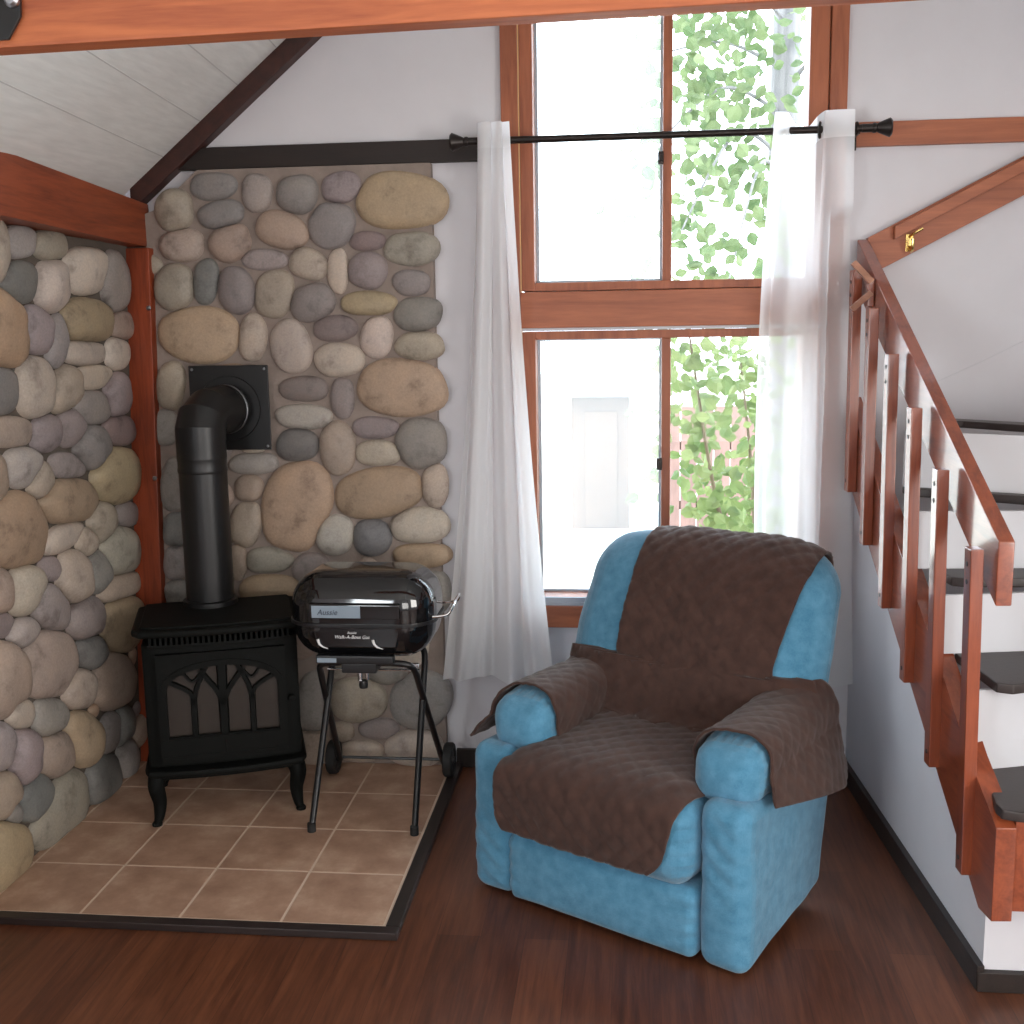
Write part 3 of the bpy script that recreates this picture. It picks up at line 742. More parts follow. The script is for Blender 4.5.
# ------------------------------------------------------------------ cast-iron stove
RS = math.radians(20)
sv = thing('cast_iron_stove', 'black cast-iron stove with arched window tracery standing on the tiled hearth', 'stove', (0.281, 0.576, 0.0), RS)
W = 0.52
def bow(u, k): return -k*(1 - ((u-W/2)/(W/2+0.03))**2)
bm = B(); prism(bm, [(0.0, 0.03, 0.205)] + [(u, 0.03+bow(u, 0.02), 0.205) for u in np.linspace(0.03, W-0.03, 9)] + [(W, 0.03, 0.205), (W, 0.37, 0.205), (0.0, 0.37, 0.205)], (0, 0, 0.44), 0.008)
obj('firebox', bm, IRON, sv)
bm = B()
def plate(k, ins, z0, z1, bev):
    prism(bm, [(-0.03+ins, 0.035, z0)] + [(u, 0.0+ins+bow(u, k), z0) for u in np.linspace(-0.005+ins, W+0.005-ins, 13)] + [(W+0.018-ins, 0.035, z0), (W+0.018-ins, 0.37, z0), (W-0.02, 0.405-ins, z0), (0.02, 0.405-ins, z0), (-0.03+ins, 0.37, z0)], (0, 0, z1-z0), bev, seg=3)
plate(0.03, 0.0, 0.672, 0.698, 0.010); plate(0.025, 0.028, 0.696, 0.706, 0.004)
obj('top_plate', bm, IRON, sv)
bm = B()
prism(bm, [(0.0, 0.03, 0.632)] + [(u, 0.022+bow(u, 0.024), 0.632) for u in np.linspace(0.02, W-0.02, 11)] + [(W, 0.03, 0.632), (W, 0.36, 0.632), (0, 0.36, 0.632)], (0, 0, 0.012), 0.003)
for i in range(27):
    u = 0.03 + (W-0.06)*i/26
    v = 0.022 + bow(u, 0.024)
    box(bm, u-0.0048, u+0.0048, v-0.002, v+0.022, 0.642, 0.674, 0.0015, seg=1)
obj('vent_frieze', bm, IRON, sv)
bm = B()
prism(bm, [(-0.015, 0.03, 0.182)] + [(u, -0.008+bow(u, 0.035), 0.182) for u in np.linspace(0.0, W, 13)] + [(W+0.015, 0.03, 0.182), (W+0.015, 0.38, 0.182), (-0.015, 0.38, 0.182)], (0, 0, 0.024), 0.008, seg=3)
prism(bm, [(0.02, 0.04, 0.165)] + [(u, 0.02+bow(u, 0.03), 0.165) for u in np.linspace(0.04, W-0.04, 9)] + [(W-0.02, 0.04, 0.165), (W-0.02, 0.35, 0.165), (0.02, 0.35, 0.165)], (0, 0, 0.02), 0.004)
obj('ash_lip', bm, IRON, sv)
# door with arched opening
GU0, GU1, GZ0, GZS, GZT = 0.075, 0.445, 0.318, 0.475, 0.562
def arch_loop(g, n_arch=20):
    u0, u1, z0 = GU0-g, GU1+g, GZ0-g
    L = [(u0 + (u1-u0)*i/8, z0) for i in range(8)] + [(u1, z0 + (GZS-z0)*i/5) for i in range(5)]
    cu, a, b = (u0+u1)/2, (u1-u0)/2, GZT+g-GZS
    L += [(cu + a*math.cos(PI*i/n_arch), GZS + b*math.sin(PI*i/n_arch)**0.85) for i in range(n_arch)]
    L += [(u0, GZS - (GZS-z0)*i/5) for i in range(5)]
    return L
def frame(bm, inner, outer, v0, v1):
    n = len(inner)
    rows = [[bm.verts.new((u, v, z)) for u, z in lp] for lp, v in ((inner, v1), (inner, v0), (outer, v0), (outer, v1))]
    for a in range(4):
        A, C = rows[a], rows[(a+1) % 4]
        for k in range(n): bm.faces.new([A[k], A[(k+1) % n], C[(k+1) % n], C[k]])
inner = arch_loop(0.0)
def to_rect(p, r):
    cu, cz_ = (GU0+GU1)/2, 0.43
    du, dz = p[0]-cu, p[1]-cz_
    t = min([((r[1] if du > 0 else r[0])-cu)/du if abs(du) > 1e-9 else 1e9, ((r[3] if dz > 0 else r[2])-cz_)/dz if abs(dz) > 1e-9 else 1e9])
    return (cu+du*t, cz_+dz*t)
outer = [to_rect(p, (0.045, 0.475, 0.228, 0.612)) for p in inner]
for k, c in enumerate(((0.475, 0.228), (0.475, 0.612), (0.045, 0.612), (0.045, 0.228))):
    j = min(range(len(outer)), key=lambda q: (outer[q][0]-c[0])**2 + (outer[q][1]-c[1])**2); outer[j] = c
dv = 0.004
bm = B(); frame(bm, inner, outer, dv-0.012, dv+0.012)
frame(bm, arch_loop(0.004), arch_loop(0.022), dv-0.017, dv-0.010)
box(bm, 0.05, 0.47, dv-0.016, dv-0.010, 0.24, 0.252, 0.002); box(bm, 0.257, 0.263, dv-0.015, dv-0.010, 0.25, 0.30, 0.002)
door = obj('door', bm, IRON, sv, sharp=30)
bm = B(); box(bm, GU0-0.01, GU1+0.01, dv+0.006, dv+0.010, GZ0-0.01, GZT+0.012); obj('glass_pane', bm, STOVE_GLASS, door)
bm = B()
cu = (GU0+GU1)/2
def flat(path, w, taper=1.0):
    P = smooth_path([(u, dv-0.002, z) for u, z in path], 5)
    rows = []
    for i, p in enumerate(P):
        t = (P[min(i+1, len(P)-1)] - P[max(i-1, 0)]).normalized(); n = Vector((-t.z, 0, t.x))
        ww = w*(1 + (taper-1)*i/(len(P)-1))
        rows.append([p - n*ww + Vector((0, 0.006, 0)), p - n*ww*0.7 - Vector((0, 0.007, 0)), p + n*ww*0.7 - Vector((0, 0.007, 0)), p + n*ww + Vector((0, 0.006, 0))])
    grid_mesh(bm, rows)
flat([(cu, GZ0-0.004), (cu, 0.44), (cu, GZT+0.004)], 0.016, 1.15)
for s in (-1, 1):
    m_ = cu + s*0.098
    flat([(m_, GZ0-0.004), (m_, 0.40), (m_, 0.452)], 0.011)
    flat([(m_, 0.43), (m_+s*0.012, 0.472), (m_+s*0.075, 0.512)], 0.009)
    flat([(m_, 0.43), (m_-s*0.012, 0.485), (m_-s*0.045, 0.556)], 0.009)
    flat([(cu, 0.42), (cu+s*0.022, 0.475), (cu+s*0.075, 0.548)], 0.010)
    flat([(cu+s*0.13, 0.545), (cu+s*0.098, 0.51), (cu+s*0.06, 0.552)], 0.005)
obj('tracery', bm, IRON, door, sharp=60)
bm = B(); lathe(bm, [(0.0, 0.035), (0.010, 0.033), (0.013, 0.024), (0.006, 0.012), (0.006, 0.0)], (0.492, 0.03, 0.42), (0, -1, 0), 16); obj('handle', bm, IRON, door)
for u, v, su, s_ in ((0.03, 0.045, -1, -1), (W-0.03, 0.045, 1, -1), (0.03, 0.345, -1, 1), (W-0.03, 0.345, 1, 1)):
    bm = B()
    path = smooth_path([(u+su*0.0, v, 0.185), (u+su*0.012, v+s_*0.016, 0.14), (u+su*0.004, v+s_*0.010, 0.08), (u+su*0.008, v+s_*0.018, 0.03), (u+su*0.016, v+s_*0.028, 0.008)], 5)
    n = len(path); tube(bm, path, [0.024*(1-i/(n-1))**0.8 + 0.010 for i in range(n)], 14)
    lathe(bm, [(0.0, 0.0006), (0.017, 0.0006), (0.018, 0.008), (0.012, 0.016)], (u+su*0.016, v+s_*0.028, 0.0), (0, 0, 1), 14)
    obj('leg', bm, IRON, sv)

# stovepipe with elbow into the wall plate
px, py = 0.386, 0.960
sp = thing('stovepipe', 'black stovepipe rising from the stove and turning into a square plate on the stone wall', 'stovepipe', (px, py, 0.706))
bm = B(); lathe(bm, [(0.0, 0.706), (0.098, 0.706), (0.098, 0.722), (0.086, 0.726)], (px, py, 0), n=32)
lathe(bm, [(0.0855, 0.72), (0.0855, 1.245), (0.0, 1.245)], (px, py, 0), n=32); obj('lower_section', bm, PIPE_BLACK, sp, world=True)
bm = B(); lathe(bm, [(0.0, 1.19), (0.0865, 1.19), (0.0885, 1.196), (0.0885, 1.204), (0.0865, 1.21), (0.0865, 1.232), (0.0885, 1.238), (0.0885, 1.246), (0.088, 1.252), (0.088, 1.31), (0.0, 1.31)], (px, py, 0), n=32)
obj('collar', bm, PIPE_BLACK, sp, world=True)
ex, ez = 0.425, 1.404                       # centre of the thimble in the wall
bm = B()
C0 = Vector((px, py, 1.30)); C2 = Vector((ex, 1.12, ez)); 
segs = [C0, Vector((px, py, 1.345)), Vector((px+0.004, py+0.022, 1.384)), Vector((px+0.014, py+0.066, 1.402)), C2]
n = 32; rings = []
dirs = [Vector((0, 0, 1)), Vector((0.0, 0.16, 0.99)), Vector((0.08, 0.6, 0.8)), Vector((0.15, 0.94, 0.3)), Vector((0.2, 0.98, 0.0))]
for c, d in zip(segs, dirs):
    d.normalize(); u = Vector((1, 0, 0)); u = (u - d*u.dot(d)).normalized(); w = d.cross(u)
    rings.append([bm.verts.new(c + (u*math.cos(2*PI*k/n) + w*math.sin(2*PI*k/n))*0.0885) for k in range(n)])
for a, b in zip(rings, rings[1:]):
    for k in range(n): bm.faces.new([a[k], a[(k+1) % n], b[(k+1) % n], b[k]])
obj('elbow', bm, PIPE_BLACK, sp, world=True, sharp=12)
dW = Vector((0.16, 0.98, 0)).normalized()
bm = B(); lathe(bm, [(0.0885, -0.02), (0.0905, -0.015), (0.0905, -0.008), (0.080, -0.004), (0.080, 0.042), (0.0, 0.042)], C2 , dW, 32); obj('thimble', bm, PIPE_BLACK, sp, world=True)
bm = B(); lathe(bm, [(0.0885, 0.0), (0.0915, 0.002), (0.0915, 0.010), (0.0885, 0.012)], C2 - dW*0.004, dW, 32); obj('joint_ring', bm, STEEL, sp, world=True)
bm = B(); lathe(bm, [(0.0815, 0.0), (0.12, 0.0), (0.122, 0.004), (0.0815, 0.006)], (ex, 1.152, ez), (0, 1, 0), 32); obj('cover_ring', bm, PIPE_BLACK, sp, world=True)
bm = B(); box(bm, 0.274, 0.580, 1.158, 1.166, 1.248, 1.564, 0.003); pl = obj('wall_plate', bm, PIPE_BLACK, sp, world=True)
for x in (0.288, 0.566):
    for z in (1.262, 1.550):
        bm = B(); lathe(bm, [(0.0, 0.004), (0.004, 0.003), (0.006, 0.0)], (x, 1.158, z), (0, -1, 0), 10); obj('screw', bm, STEEL, pl, world=True)

# ------------------------------------------------------------------ portable grill
gx, gy, gz = 1.020, 0.78, 0.735
gr = thing('portable_grill', 'glossy black lidded barbecue grill on folding legs with wheels, beside the stove', 'grill', (gx, gy, 0.0))
def shell(zlo, zhi, grow, name, mat, parent):
    bm = B()
    rbox(bm, (gx, gy, gz), (0.245+grow, 0.165+grow, 0.148+grow), 0.115, 16)
    for z, keep in ((zlo, 1), (zhi, -1)):
        bmesh.ops.remove_doubles(bm, verts=bm.verts, dist=1e-6)
        g = list(bm.verts) + list(bm.edges) + list(bm.faces)
        r = bmesh.ops.bisect_plane(bm, geom=g, plane_co=(0, 0, z), plane_no=(0, 0, keep), clear_inner=True)
        es = [e for e in r['geom_cut'] if isinstance(e, bmesh.types.BMEdge)]
        if es: bmesh.ops.holes_fill(bm, edges=es, sides=0)
    return obj(name, bm, mat, parent, world=True, sharp=40)
lid = shell(0.722, 2.0, 0.004, 'lid', ENAMEL, gr)
pan = shell(0.0, 0.716, 0.0, 'pan', ENAMEL, gr)
bm = B()
def ring(z0, z1, hx, hy, r):
    pts = []
    for cx, cy, a0 in ((hx-r, hy-r, 0), (-hx+r, hy-r, 90), (-hx+r, -hy+r, 180), (hx-r, -hy+r, 270)):
        for k in range(9):
            a = math.radians(a0 + 90*k/8); pts.append((gx+cx+r*math.cos(a), gy+cy+r*math.sin(a), z0))
    prism(bm, pts, (0, 0, z1-z0), 0.0015)
ring(0.713, 0.725, 0.254, 0.175, 0.12); obj('rim', bm, BLACK_PLASTIC, gr, world=True)
fy = gy - 0.169
bm = B()
prism(bm, [(0.862, fy-0.014, 0.745), (0.862, fy-0.014, 0.794), (0.862, fy+0.03, 0.800), (0.862, fy+0.03, 0.742)], (0.305, 0, 0), 0.005)
hd = obj('lid_handle', bm, ENAMEL, lid, world=True)
bm = B(); box(bm, 0.872, 1.036, fy-0.0165, fy-0.0135, 0.749, 0.790, 0.001); obj('name_plate', bm, LABEL_PLATE, hd, world=True)

def text(name, body, size, loc, mat, parent, shear=0.25, ext=0.0006):
    cu_ = bpy.data.curves.new(name + '_lettering', 'FONT'); cu_.body = body; cu_.size = size; cu_.shear = shear; cu_.extrude = ext
    cu_.align_x = 'CENTER'; cu_.align_y = 'CENTER'
    tmp = bpy.data.objects.new(name, cu_); COL.objects.link(tmp)
    bpy.context.view_layer.update()
    me = bpy.data.meshes.new_from_object(tmp.evaluated_get(bpy.context.evaluated_depsgraph_get()))
    bpy.data.objects.remove(tmp)
    q = parent
    while q not in ROOTM: q = q.parent
    me.transform(ROOTM[q].inverted() @ Matrix.Translation(loc) @ Matrix.Rotation(PI/2, 4, 'X'))
    me.materials.clear(); me.materials.append(mat)
    o = bpy.data.objects.new(name, me); COL.objects.link(o); o.parent = parent
    return o
text('plate_lettering', 'Aussie', 0.026, (0.925, fy-0.0172, 0.768), PRINT_DARK, hd)
bm = B()
prism(bm, [(0.865, fy+0.004, 0.705), (1.165, fy+0.004, 0.705), (1.15, fy+0.004, 0.64), (0.88, fy+0.004, 0.64)], (0, 0.03, 0), 0.008, seg=3)
fp = obj('front_panel', bm, ENAMEL, pan, world=True)
text('panel_lettering', 'Aussie', 0.012, (1.000, fy+0.0035, 0.694), PRINT_WHITE, pan)
text('panel_lettering', 'Walk-A-Bout Gas', 0.0165, (1.000, fy+0.0035, 0.679), PRINT_WHITE, pan)
for x in (0.885, 1.072):
    bm = B(); tube(bm, smooth_path([(x, fy-0.002, 0.672), (x+0.006, fy-0.002, 0.655), (x+0.020, fy-0.002, 0.645), (x+0.034, fy-0.002, 0.641)], 4), [0.0045*(1-i/13)+0.0008 for i in range(13)], 8)
    obj('crescent_mark', bm, PRINT_WHITE, pan, world=True)
bm = B(); box(bm, 0.870, 1.135, fy+0.012, fy+0.05, 0.582, 0.612, 0.006); obj('front_bar', bm, BLACK_PLASTIC, gr, world=True)
bm = B(); box(bm, 0.876, 0.942, fy+0.0095, fy+0.012, 0.588, 0.604, 0.001); obj('bar_plate', bm, LABEL_PLATE, gr, world=True)
bm = B(); box(bm, 0.955, 1.075, fy+0.02, fy+0.15, 0.548, 0.585, 0.006); cb = obj('burner_box', bm, BLACK_PLASTIC, gr, world=True)
bm = B(); tube(bm, [(1.012, fy+0.05, 0.55), (1.012, fy+0.05, 0.515)], 0.009, 12); tube(bm, [(1.036, fy+0.05, 0.55), (1.036, fy+0.05, 0.52)], 0.006, 10); obj('valve', bm, CHROME, cb, world=True)
bm = B(); lathe(bm, [(0.0, 0.0), (0.014, 0.0), (0.016, 0.012), (0.014, 0.026), (0.0, 0.026)], (1.022, fy+0.05, 0.49), (0, 0, 1), 14); obj('knob', bm, BLACK_PLASTIC, cb, world=True)
bm = B(); tube(bm, [(0.872, 0.76, 0.523), (1.198, 0.76, 0.523)], 0.0045, 8); obj('cross_rod', bm, CHROME, gr, world=True)
bm = B(); box(bm, 1.135, 1.195, 0.752, 0.768, 0.530, 0.548, 0.003); obj('clip', bm, CHROME, gr, world=True)
# folding X legs
for name, ytop, ybot, zb, xw in (('front_legs', 0.895, 0.588, 0.010, (0.840, 1.196)), ('rear_legs', 0.665, 1.085, 0.062, (0.812, 1.212))):
    bm = B()
    x0, x1 = xw[0], xw[1]; xt0, xt1 = 0.862, 1.196
    def corner(x, s): return [(x + s*0.0, ytop + (ybot-ytop)*0.10, 0.575-0.052), (x + s*0.008, ytop + (ybot-ytop)*0.03, 0.575-0.016), (x + s*0.045, ytop, 0.575)]
    path = [(x0, ybot, zb)] + corner(xt0, 1) + [(1.03, ytop, 0.577)] + list(reversed(corner(xt1, -1))) + [(x1, ybot, zb)]
    full = [Vector(path[0])] + smooth_path(path[1:-1], 5) + [Vector(path[-1])]
    tube(bm, full, 0.0115, 12)
    lg = obj(name, bm, LEG_BLACK, gr, world=True)
    if name == 'front_legs':
        for x in (x0, x1):
            bm = B(); lathe(bm, [(0.0, 0.0), (0.0145, 0.0), (0.0145, 0.03), (0.0, 0.03)], (x, ybot, 0.0006), (0, 0, 1), 14); obj('foot_cap', bm, RUBBER, lg, world=True)
    else:
        bm = B(); tube(bm, [(0.78, ybot, 0.0705), (1.25, ybot, 0.0705)], 0.006, 8); obj('axle', bm, LEG_BLACK, lg, world=True)
for x in (0.788, 1.236):
    bm = B(); lathe(bm, [(0.012, -0.014), (0.04, -0.012), (0.048, -0.018), (0.060, -0.018), (0.065, -0.012), (0.065, 0.012), (0.060, 0.018), (0.048, 0.018), (0.04, 0.012), (0.012, 0.014)], (x, 1.085, 0.0705), (1, 0, 0), 28)
    wh_ = obj('wheel', bm, RUBBER, gr, world=True)
    bm = B(); lathe(bm, [(0.0, -0.02), (0.013, -0.02), (0.016, -0.01), (0.016, 0.01), (0.013, 0.02), (0.0, 0.02)], (x, 1.085, 0.0705), (1, 0, 0), 16); obj('hub', bm, BLACK_PLASTIC, wh_, world=True)
bm = B()
for s, xs in ((1, gx+0.252),):
    tube(bm, smooth_path([(xs-0.01*s, gy-0.10, 0.735), (xs+0.040*s, gy-0.095, 0.742), (xs+0.058*s, gy-0.06, 0.775), (xs+0.058*s, gy+0.06, 0.775), (xs+0.040*s, gy+0.095, 0.742), (xs-0.01*s, gy+0.10, 0.735)], 5), 0.005, 8)
obj('side_handle', bm, CHROME, gr, world=True)

# ------------------------------------------------------------------ recliner
AN = math.atan2(-0.50765, 0.86156)
ch = thing('recliner', 'blue fabric recliner armchair standing in front of the window', 'armchair', (1.443, 0.289, FZ), AN)
def cobj(name, bm, mat, parent=None, **k):
    bmesh.ops.translate(bm, vec=(0, 0, -FZ), verts=bm.verts)
    return obj(name, bm, mat, parent or ch, **k)
def soft(amp, f, seed):
    o = Vector((seed*3.1, seed*1.7, seed*0.3))
    return lambda p: p * (1 + 0) + p.normalized()*noise.noise(p*f + o)*amp if p.length > 1e-6 else p
def puff(h, amt, nz=0.006, f=9, seed=1):
    o = Vector((seed*3.1, seed*1.7, seed*0.3))
    def fn(p):
        k = [max(0.0, 1-(p[i]/h[i])**2) for i in range(3)]
        q = Vector(p)
        for i in range(3):
            j, l = (i+1) % 3, (i+2) % 3
            q[i] += math.copysign(amt[i]*k[j]*k[l]*abs(p[i]/h[i]), p[i])
        d = noise.noise_vector(p*f + o)*nz
        return q + d
    return fn
bvh_src = []
def keepbvh(bm): bvh_src.append(BVHTree.FromBMesh(bm))

bm = B(); box(bm, 0.10, 0.80, 0.10, 0.56, FZ, 0.035); cobj('base', bm, BLACK_PLASTIC)
for side, uc in (('left', 0.070), ('right', 0.836)):
    h_ = (0.074, 0.285, 0.236)
    pf = puff(h_, (0.004, 0.010, 0.0), 0.004, 8, 2 if side == 'left' else 5)
    def fn(p, pf=pf, h_=h_):
        q = pf(p)
        t = (p.y + h_[1])/(2*h_[1]); b = (p.z + h_[2])/(2*h_[2])
        q.y += 0.05*(b-0.3)*t - 0.04*(1-b)*t
        q.z += 0.055*t*(1-b)
        # gathered pleats across the front face
        if p.y < -h_[1]+0.05: q.y += 0.0042*math.sin(p.z*95 + 3*math.sin(p.x*30) + uc*20)*max(0, math.sin(p.z*9+uc*31))
        return q
    bm = B(); rbox(bm, (uc, 0.280, 0.217), h_, 0.042, 24, fn); cobj('arm_panel', bm, BLUE)
pads = {}
for side, uc in (('left', 0.122), ('right', 0.803)):
    h_ = (0.102, 0.285, 0.084)
    pf = puff(h_, (0.008, 0.02, 0.012), 0.004, 10, 7 if side == 'left' else 9)
    def fn(p, pf=pf, h_=h_):
        q = pf(p)
        e = max(0.0, min(1.0, (-p.y - h_[1] + 0.11)/0.11))
        q.z -= 0.018*e*e
        a = math.atan2(p.z, p.x)
        ring_ = math.exp(-((p.y + h_[1] - 0.07)/0.022)**2)
        q *= 1 - 0.045*ring_ + 0.022*ring_*math.sin(a*22)
        return q
    bm = B(); rbox(bm, (uc, 0.345, 0.507), h_, 0.062, 28, fn); cobj('arm_pad', bm, BLUE)
    pads[side] = uc
h_ = (0.312, 0.29, 0.126)
pf = puff(h_, (0.0, 0.018, 0.022), 0.004, 7, 3)
def fn(p, pf=pf, h_=h_):
    q = pf(p)
    ed = math.exp(-((abs(p.x)-h_[0])/0.035)**2)
    if p.y < 0: q.y += 0.005*ed*math.sin(p.z*170)
    return q
bm = B(); rbox(bm, (0.450, 0.235, 0.324), h_, 0.075, 26, fn); keepbvh(bm); cobj('seat_cushion', bm, BLUE)
h_ = (0.314, 0.07, 0.104)
pf = puff(h_, (0.0, 0.014, 0.0), 0.003, 8, 4)
def fn(p, pf=pf, h_=h_):
    q = pf(p)
    ed = math.exp(-((abs(p.x)-h_[0])/0.03)**2)
    if p.y < 0: q.y += 0.004*ed*math.sin(p.z*150+1)
    return q
bm = B(); rbox(bm, (0.450, 0.052, 0.096), h_, 0.032, 24, fn); keepbvh(bm); cobj('footrest', bm, BLUE)
h_ = (0.428, 0.112, 0.335)
pf = puff(h_, (0.012, 0.030, 0.014), 0.006, 6, 6)
def fn(p, pf=pf, h_=h_):
    q = pf(p)
    zt = (p.z + h_[2])/(2*h_[2])
    ux = abs(p.x)/h_[0]
    if p.z > 0: q.z -= 0.052*max(0.0, (ux-0.55)/0.45)**2 * (p.z/h_[2])
    q.x *= 1.0 - 0.05*max(0, zt-0.45)
    q.y += 0.40*p.z + 0.012*math.exp(-((p.z+0.02)/0.05)**2)*(1 if p.y < 0 else 0)
    q.y += 0.035*ux**4*(1 if p.y < 0 else 0)*zt
    return q
bm = B(); rbox(bm, (0.436, 0.605, 0.662), h_, 0.095, 30, fn); keepbvh(bm); cobj('backrest', bm, BLUE)

# ------------------------------------------------------------------ quilted throw on the recliner
th = thing('quilted_throw', 'dark brown quilted cover draped over the seat, back and arms of the blue recliner', 'throw', (1.443+0.45*0.86156+0.2*0.50765, 0.289-0.45*0.50765+0.2*0.86156, 0.46), AN)
CHM = Matrix.Translation((1.443, 0.289, 0)) @ Matrix.Rotation(AN, 4, 'Z')
def cast(o, d):
    best = None
    for t in bvh_src:
        r = t.ray_cast(Vector(o), Vector(d))
        if r[0] is not None and (best is None or r[3] < best[1]): best = (r[0], r[3])
    return best[0] if best else None
rowsdef = []
for z in np.arange(0.74, 0.93, 0.008): rowsdef.append(('b', z, 0.235, 0.795))
for v in np.arange(0.82, 0.62, -0.008): rowsdef.append(('t', v, 0.235, 0.795))
for z in np.arange(0.945, 0.47, -0.008):
    if z > 0.640: l, r = 0.235 , 0.795 - 0.05*(0.95-z)/0.31
    elif z > 0.635: l, r = 0.14, 0.82
    else: l, r = 0.05, 0.865
    rowsdef.append(('f', z, l, r))
for v in np.arange(0.38, -0.015, -0.008): rowsdef.append(('s', v, 0.148-0.006*max(0, (0.15-v)/0.15), 0.755-0.02*max(0, (0.15-v)/0.15)))
for z in np.arange(0.425, 0.240, -0.008):
    e = 0.0 if z > 0.305 else 0.085*(1-math.sqrt(max(0, 1-((0.305-z)/0.085)**2)))
    rowsdef.append(('n', z, 0.142+e*0.9, 0.735 - 0.06*(0.425-z)/0.22 - e))
NU = 100
grid = []
for kind, q, l, r in rowsdef:
    row = []
    for j in range(NU+1):
        u = l + (r-l)*j/NU
        if kind == 'b': p = cast((u, 1.6, q), (0, -1, 0)) or Vector((u, 0.85, q))
        elif kind == 't': p = cast((u, q, 1.6), (0, 0, -1)) or Vector((u, q, 0.97))
        elif kind == 'f': p = cast((u, -0.8, q), (0, 1, 0)) or Vector((u, 0.5, q))
        elif kind == 's': p = cast((u, q, 0.60 if q > 0.3 else 1.2), (0, 0, -1)) or Vector((u, q, 0.45))
        else: p = cast((u, -0.8, q), (0, 1, 0)) or Vector((u, -0.05, q))
        if kind == 'n':
            p = Vector((u, min(p.y, -0.062), q))
        row.append(Vector(p))
    grid.append(row)
G = np.array([[list(p) for p in row] for row in grid])
U0 = G[:, :, 0].copy()
for it in range(14):
    G[1:-1, :, 1:] = 0.5*G[1:-1, :, 1:] + 0.25*(G[:-2, :, 1:] + G[2:, :, 1:])
    G[:, 1:-1, 1:] = 0.5*G[:, 1:-1, 1:] + 0.25*(G[:, :-2, 1:] + G[:, 2:, 1:])
G[:, :, 0] = U0
def quilted(G, S, Uc, amp, cell, wr=0.006, seed=0, base=0.013, flip=1):
    """pads the sheet: diamonds of stitching and soft rumples along its normals"""
    du = np.gradient(G, axis=1); ds = np.gradient(G, axis=0)
    N = np.cross(du, ds); N /= np.maximum(np.linalg.norm(N, axis=2, keepdims=True), 1e-9)
    N *= flip
    a = (S+Uc)/cell; b = (S-Uc)/cell
    hq = np.minimum(np.abs(np.sin(PI*a)), np.abs(np.sin(PI*b)))**0.6*amp
    out = G.copy()
    for i in range(G.shape[0]):
        for j in range(G.shape[1]):
            p = Vector(G[i, j])
            w = noise.noise(p*7 + Vector((seed, 0, 0)))*wr + noise.noise(p*19 + Vector((0, seed, 0)))*wr*0.45
            out[i, j] += N[i, j]*(base + hq[i, j] + w)
    return out
S = np.concatenate([[0], np.cumsum(np.linalg.norm(np.diff(G[:, NU//2], axis=0), axis=1))])[:, None]*np.ones((1, NU+1))
Q = quilted(G, S, U0, 0.006, 0.062, 0.006, 1, 0.014, 1)
# make sure the pad lies on the outside of the chair
mid = Q[len(rowsdef)//2, NU//2] - G[len(rowsdef)//2, NU//2]
if mid[1] > 0 or mid[2] < 0 and abs(mid[2]) > abs(mid[1]): Q = quilted(G, S, U0, 0.006, 0.062, 0.006, 1, 0.014, -1)
def sheet(name, Q, thick=0.007):
    bm = B(); grid_mesh(bm, [[Vector(p) for p in row] for row in Q])
    bmesh.ops.transform(bm, matrix=CHM, verts=bm.verts)
    o = obj(name, bm, QUILT, th, world=True, sharp=180)
    md = o.modifiers.new('thickness', 'SOLIDIFY'); md.thickness = thick; md.offset = 0
    return o
sheet('seat_and_back_panel', Q)
def flap(name, uc, side, v0, v1, hang, seed):
    """cover lying over one arm pad; side = -1 left, +1 right (outside)"""
    NV, NA = 70, 90
    hw, hh, zc = 0.107, 0.098, 0.512
    rows = []
    for i in range(NV+1):
        t = i/NV; v = v0 + (v1-v0)*t
        row = []
        for j in range(NA+1):
            s = j/NA
            hl = hang(t)[0]*(1 - 0.30*max(0, (t-0.75)/0.25)**2); fl = hang(t)[1]*(1 - 0.5*max(0, (t-0.75)/0.25)**2)
            arc = 0.33; tot = arc + hl
            d = s*tot
            back = max(0.0, (t-0.62)/0.38)
            if d < arc:
                a = math.radians(-35 + 215*d/arc)        # inner low -> over the top -> outer side
                c_, s_ = math.cos(a), math.sin(a)
                q_ = (abs(c_)**2.5 + abs(s_)**2.5)**(-1/2.5)
                u = -side*hw*c_*q_; z = zc + hh*s_*q_
                if s_ > 0: z += 0.045*back**1.5*s_
                u -= side*0.02*back*max(0, c_)
            else:
                k = (d-arc)/max(hl, 1e-6)
                u = side*(hw + fl*k**0.8); z = zc - hl*k + 0.0
            e = 0.012*math.sin(9*s + seed) - 0.03*max(0, s-0.55)*(1-t) - hang(t)[2]*max(0, s-0.5)*2*(1-t)
            row.append((uc + u, v + e, z))
        rows.append(row)
    G = np.array(rows)
    S_ = np.cumsum(np.concatenate([np.zeros((NV+1, 1)), np.linalg.norm(np.diff(G, axis=1), axis=2)], axis=1), axis=1)
    for fl_ in (1, -1):
        Q = quilted(G, S_, G[:, :, 1], 0.0035, 0.062, 0.005, seed, 0.004, fl_)
        if Q[NV//3, NA//2, 2] > G[NV//3, NA//2, 2]: break
    return sheet(name, Q)
flap('arm_flap', pads['left'], -1, 0.125, 0.60, lambda t: (0.075 - 0.02*t, 0.05*(1-t)+0.01, 0.05), 3)
flap('arm_flap', pads['right'], 1, 0.115, 0.58, lambda t: (0.075 + 0.085*t, 0.025 + 0.045*math.sin(PI*min(1, t*1.1)*0.62), 0.0), 8)

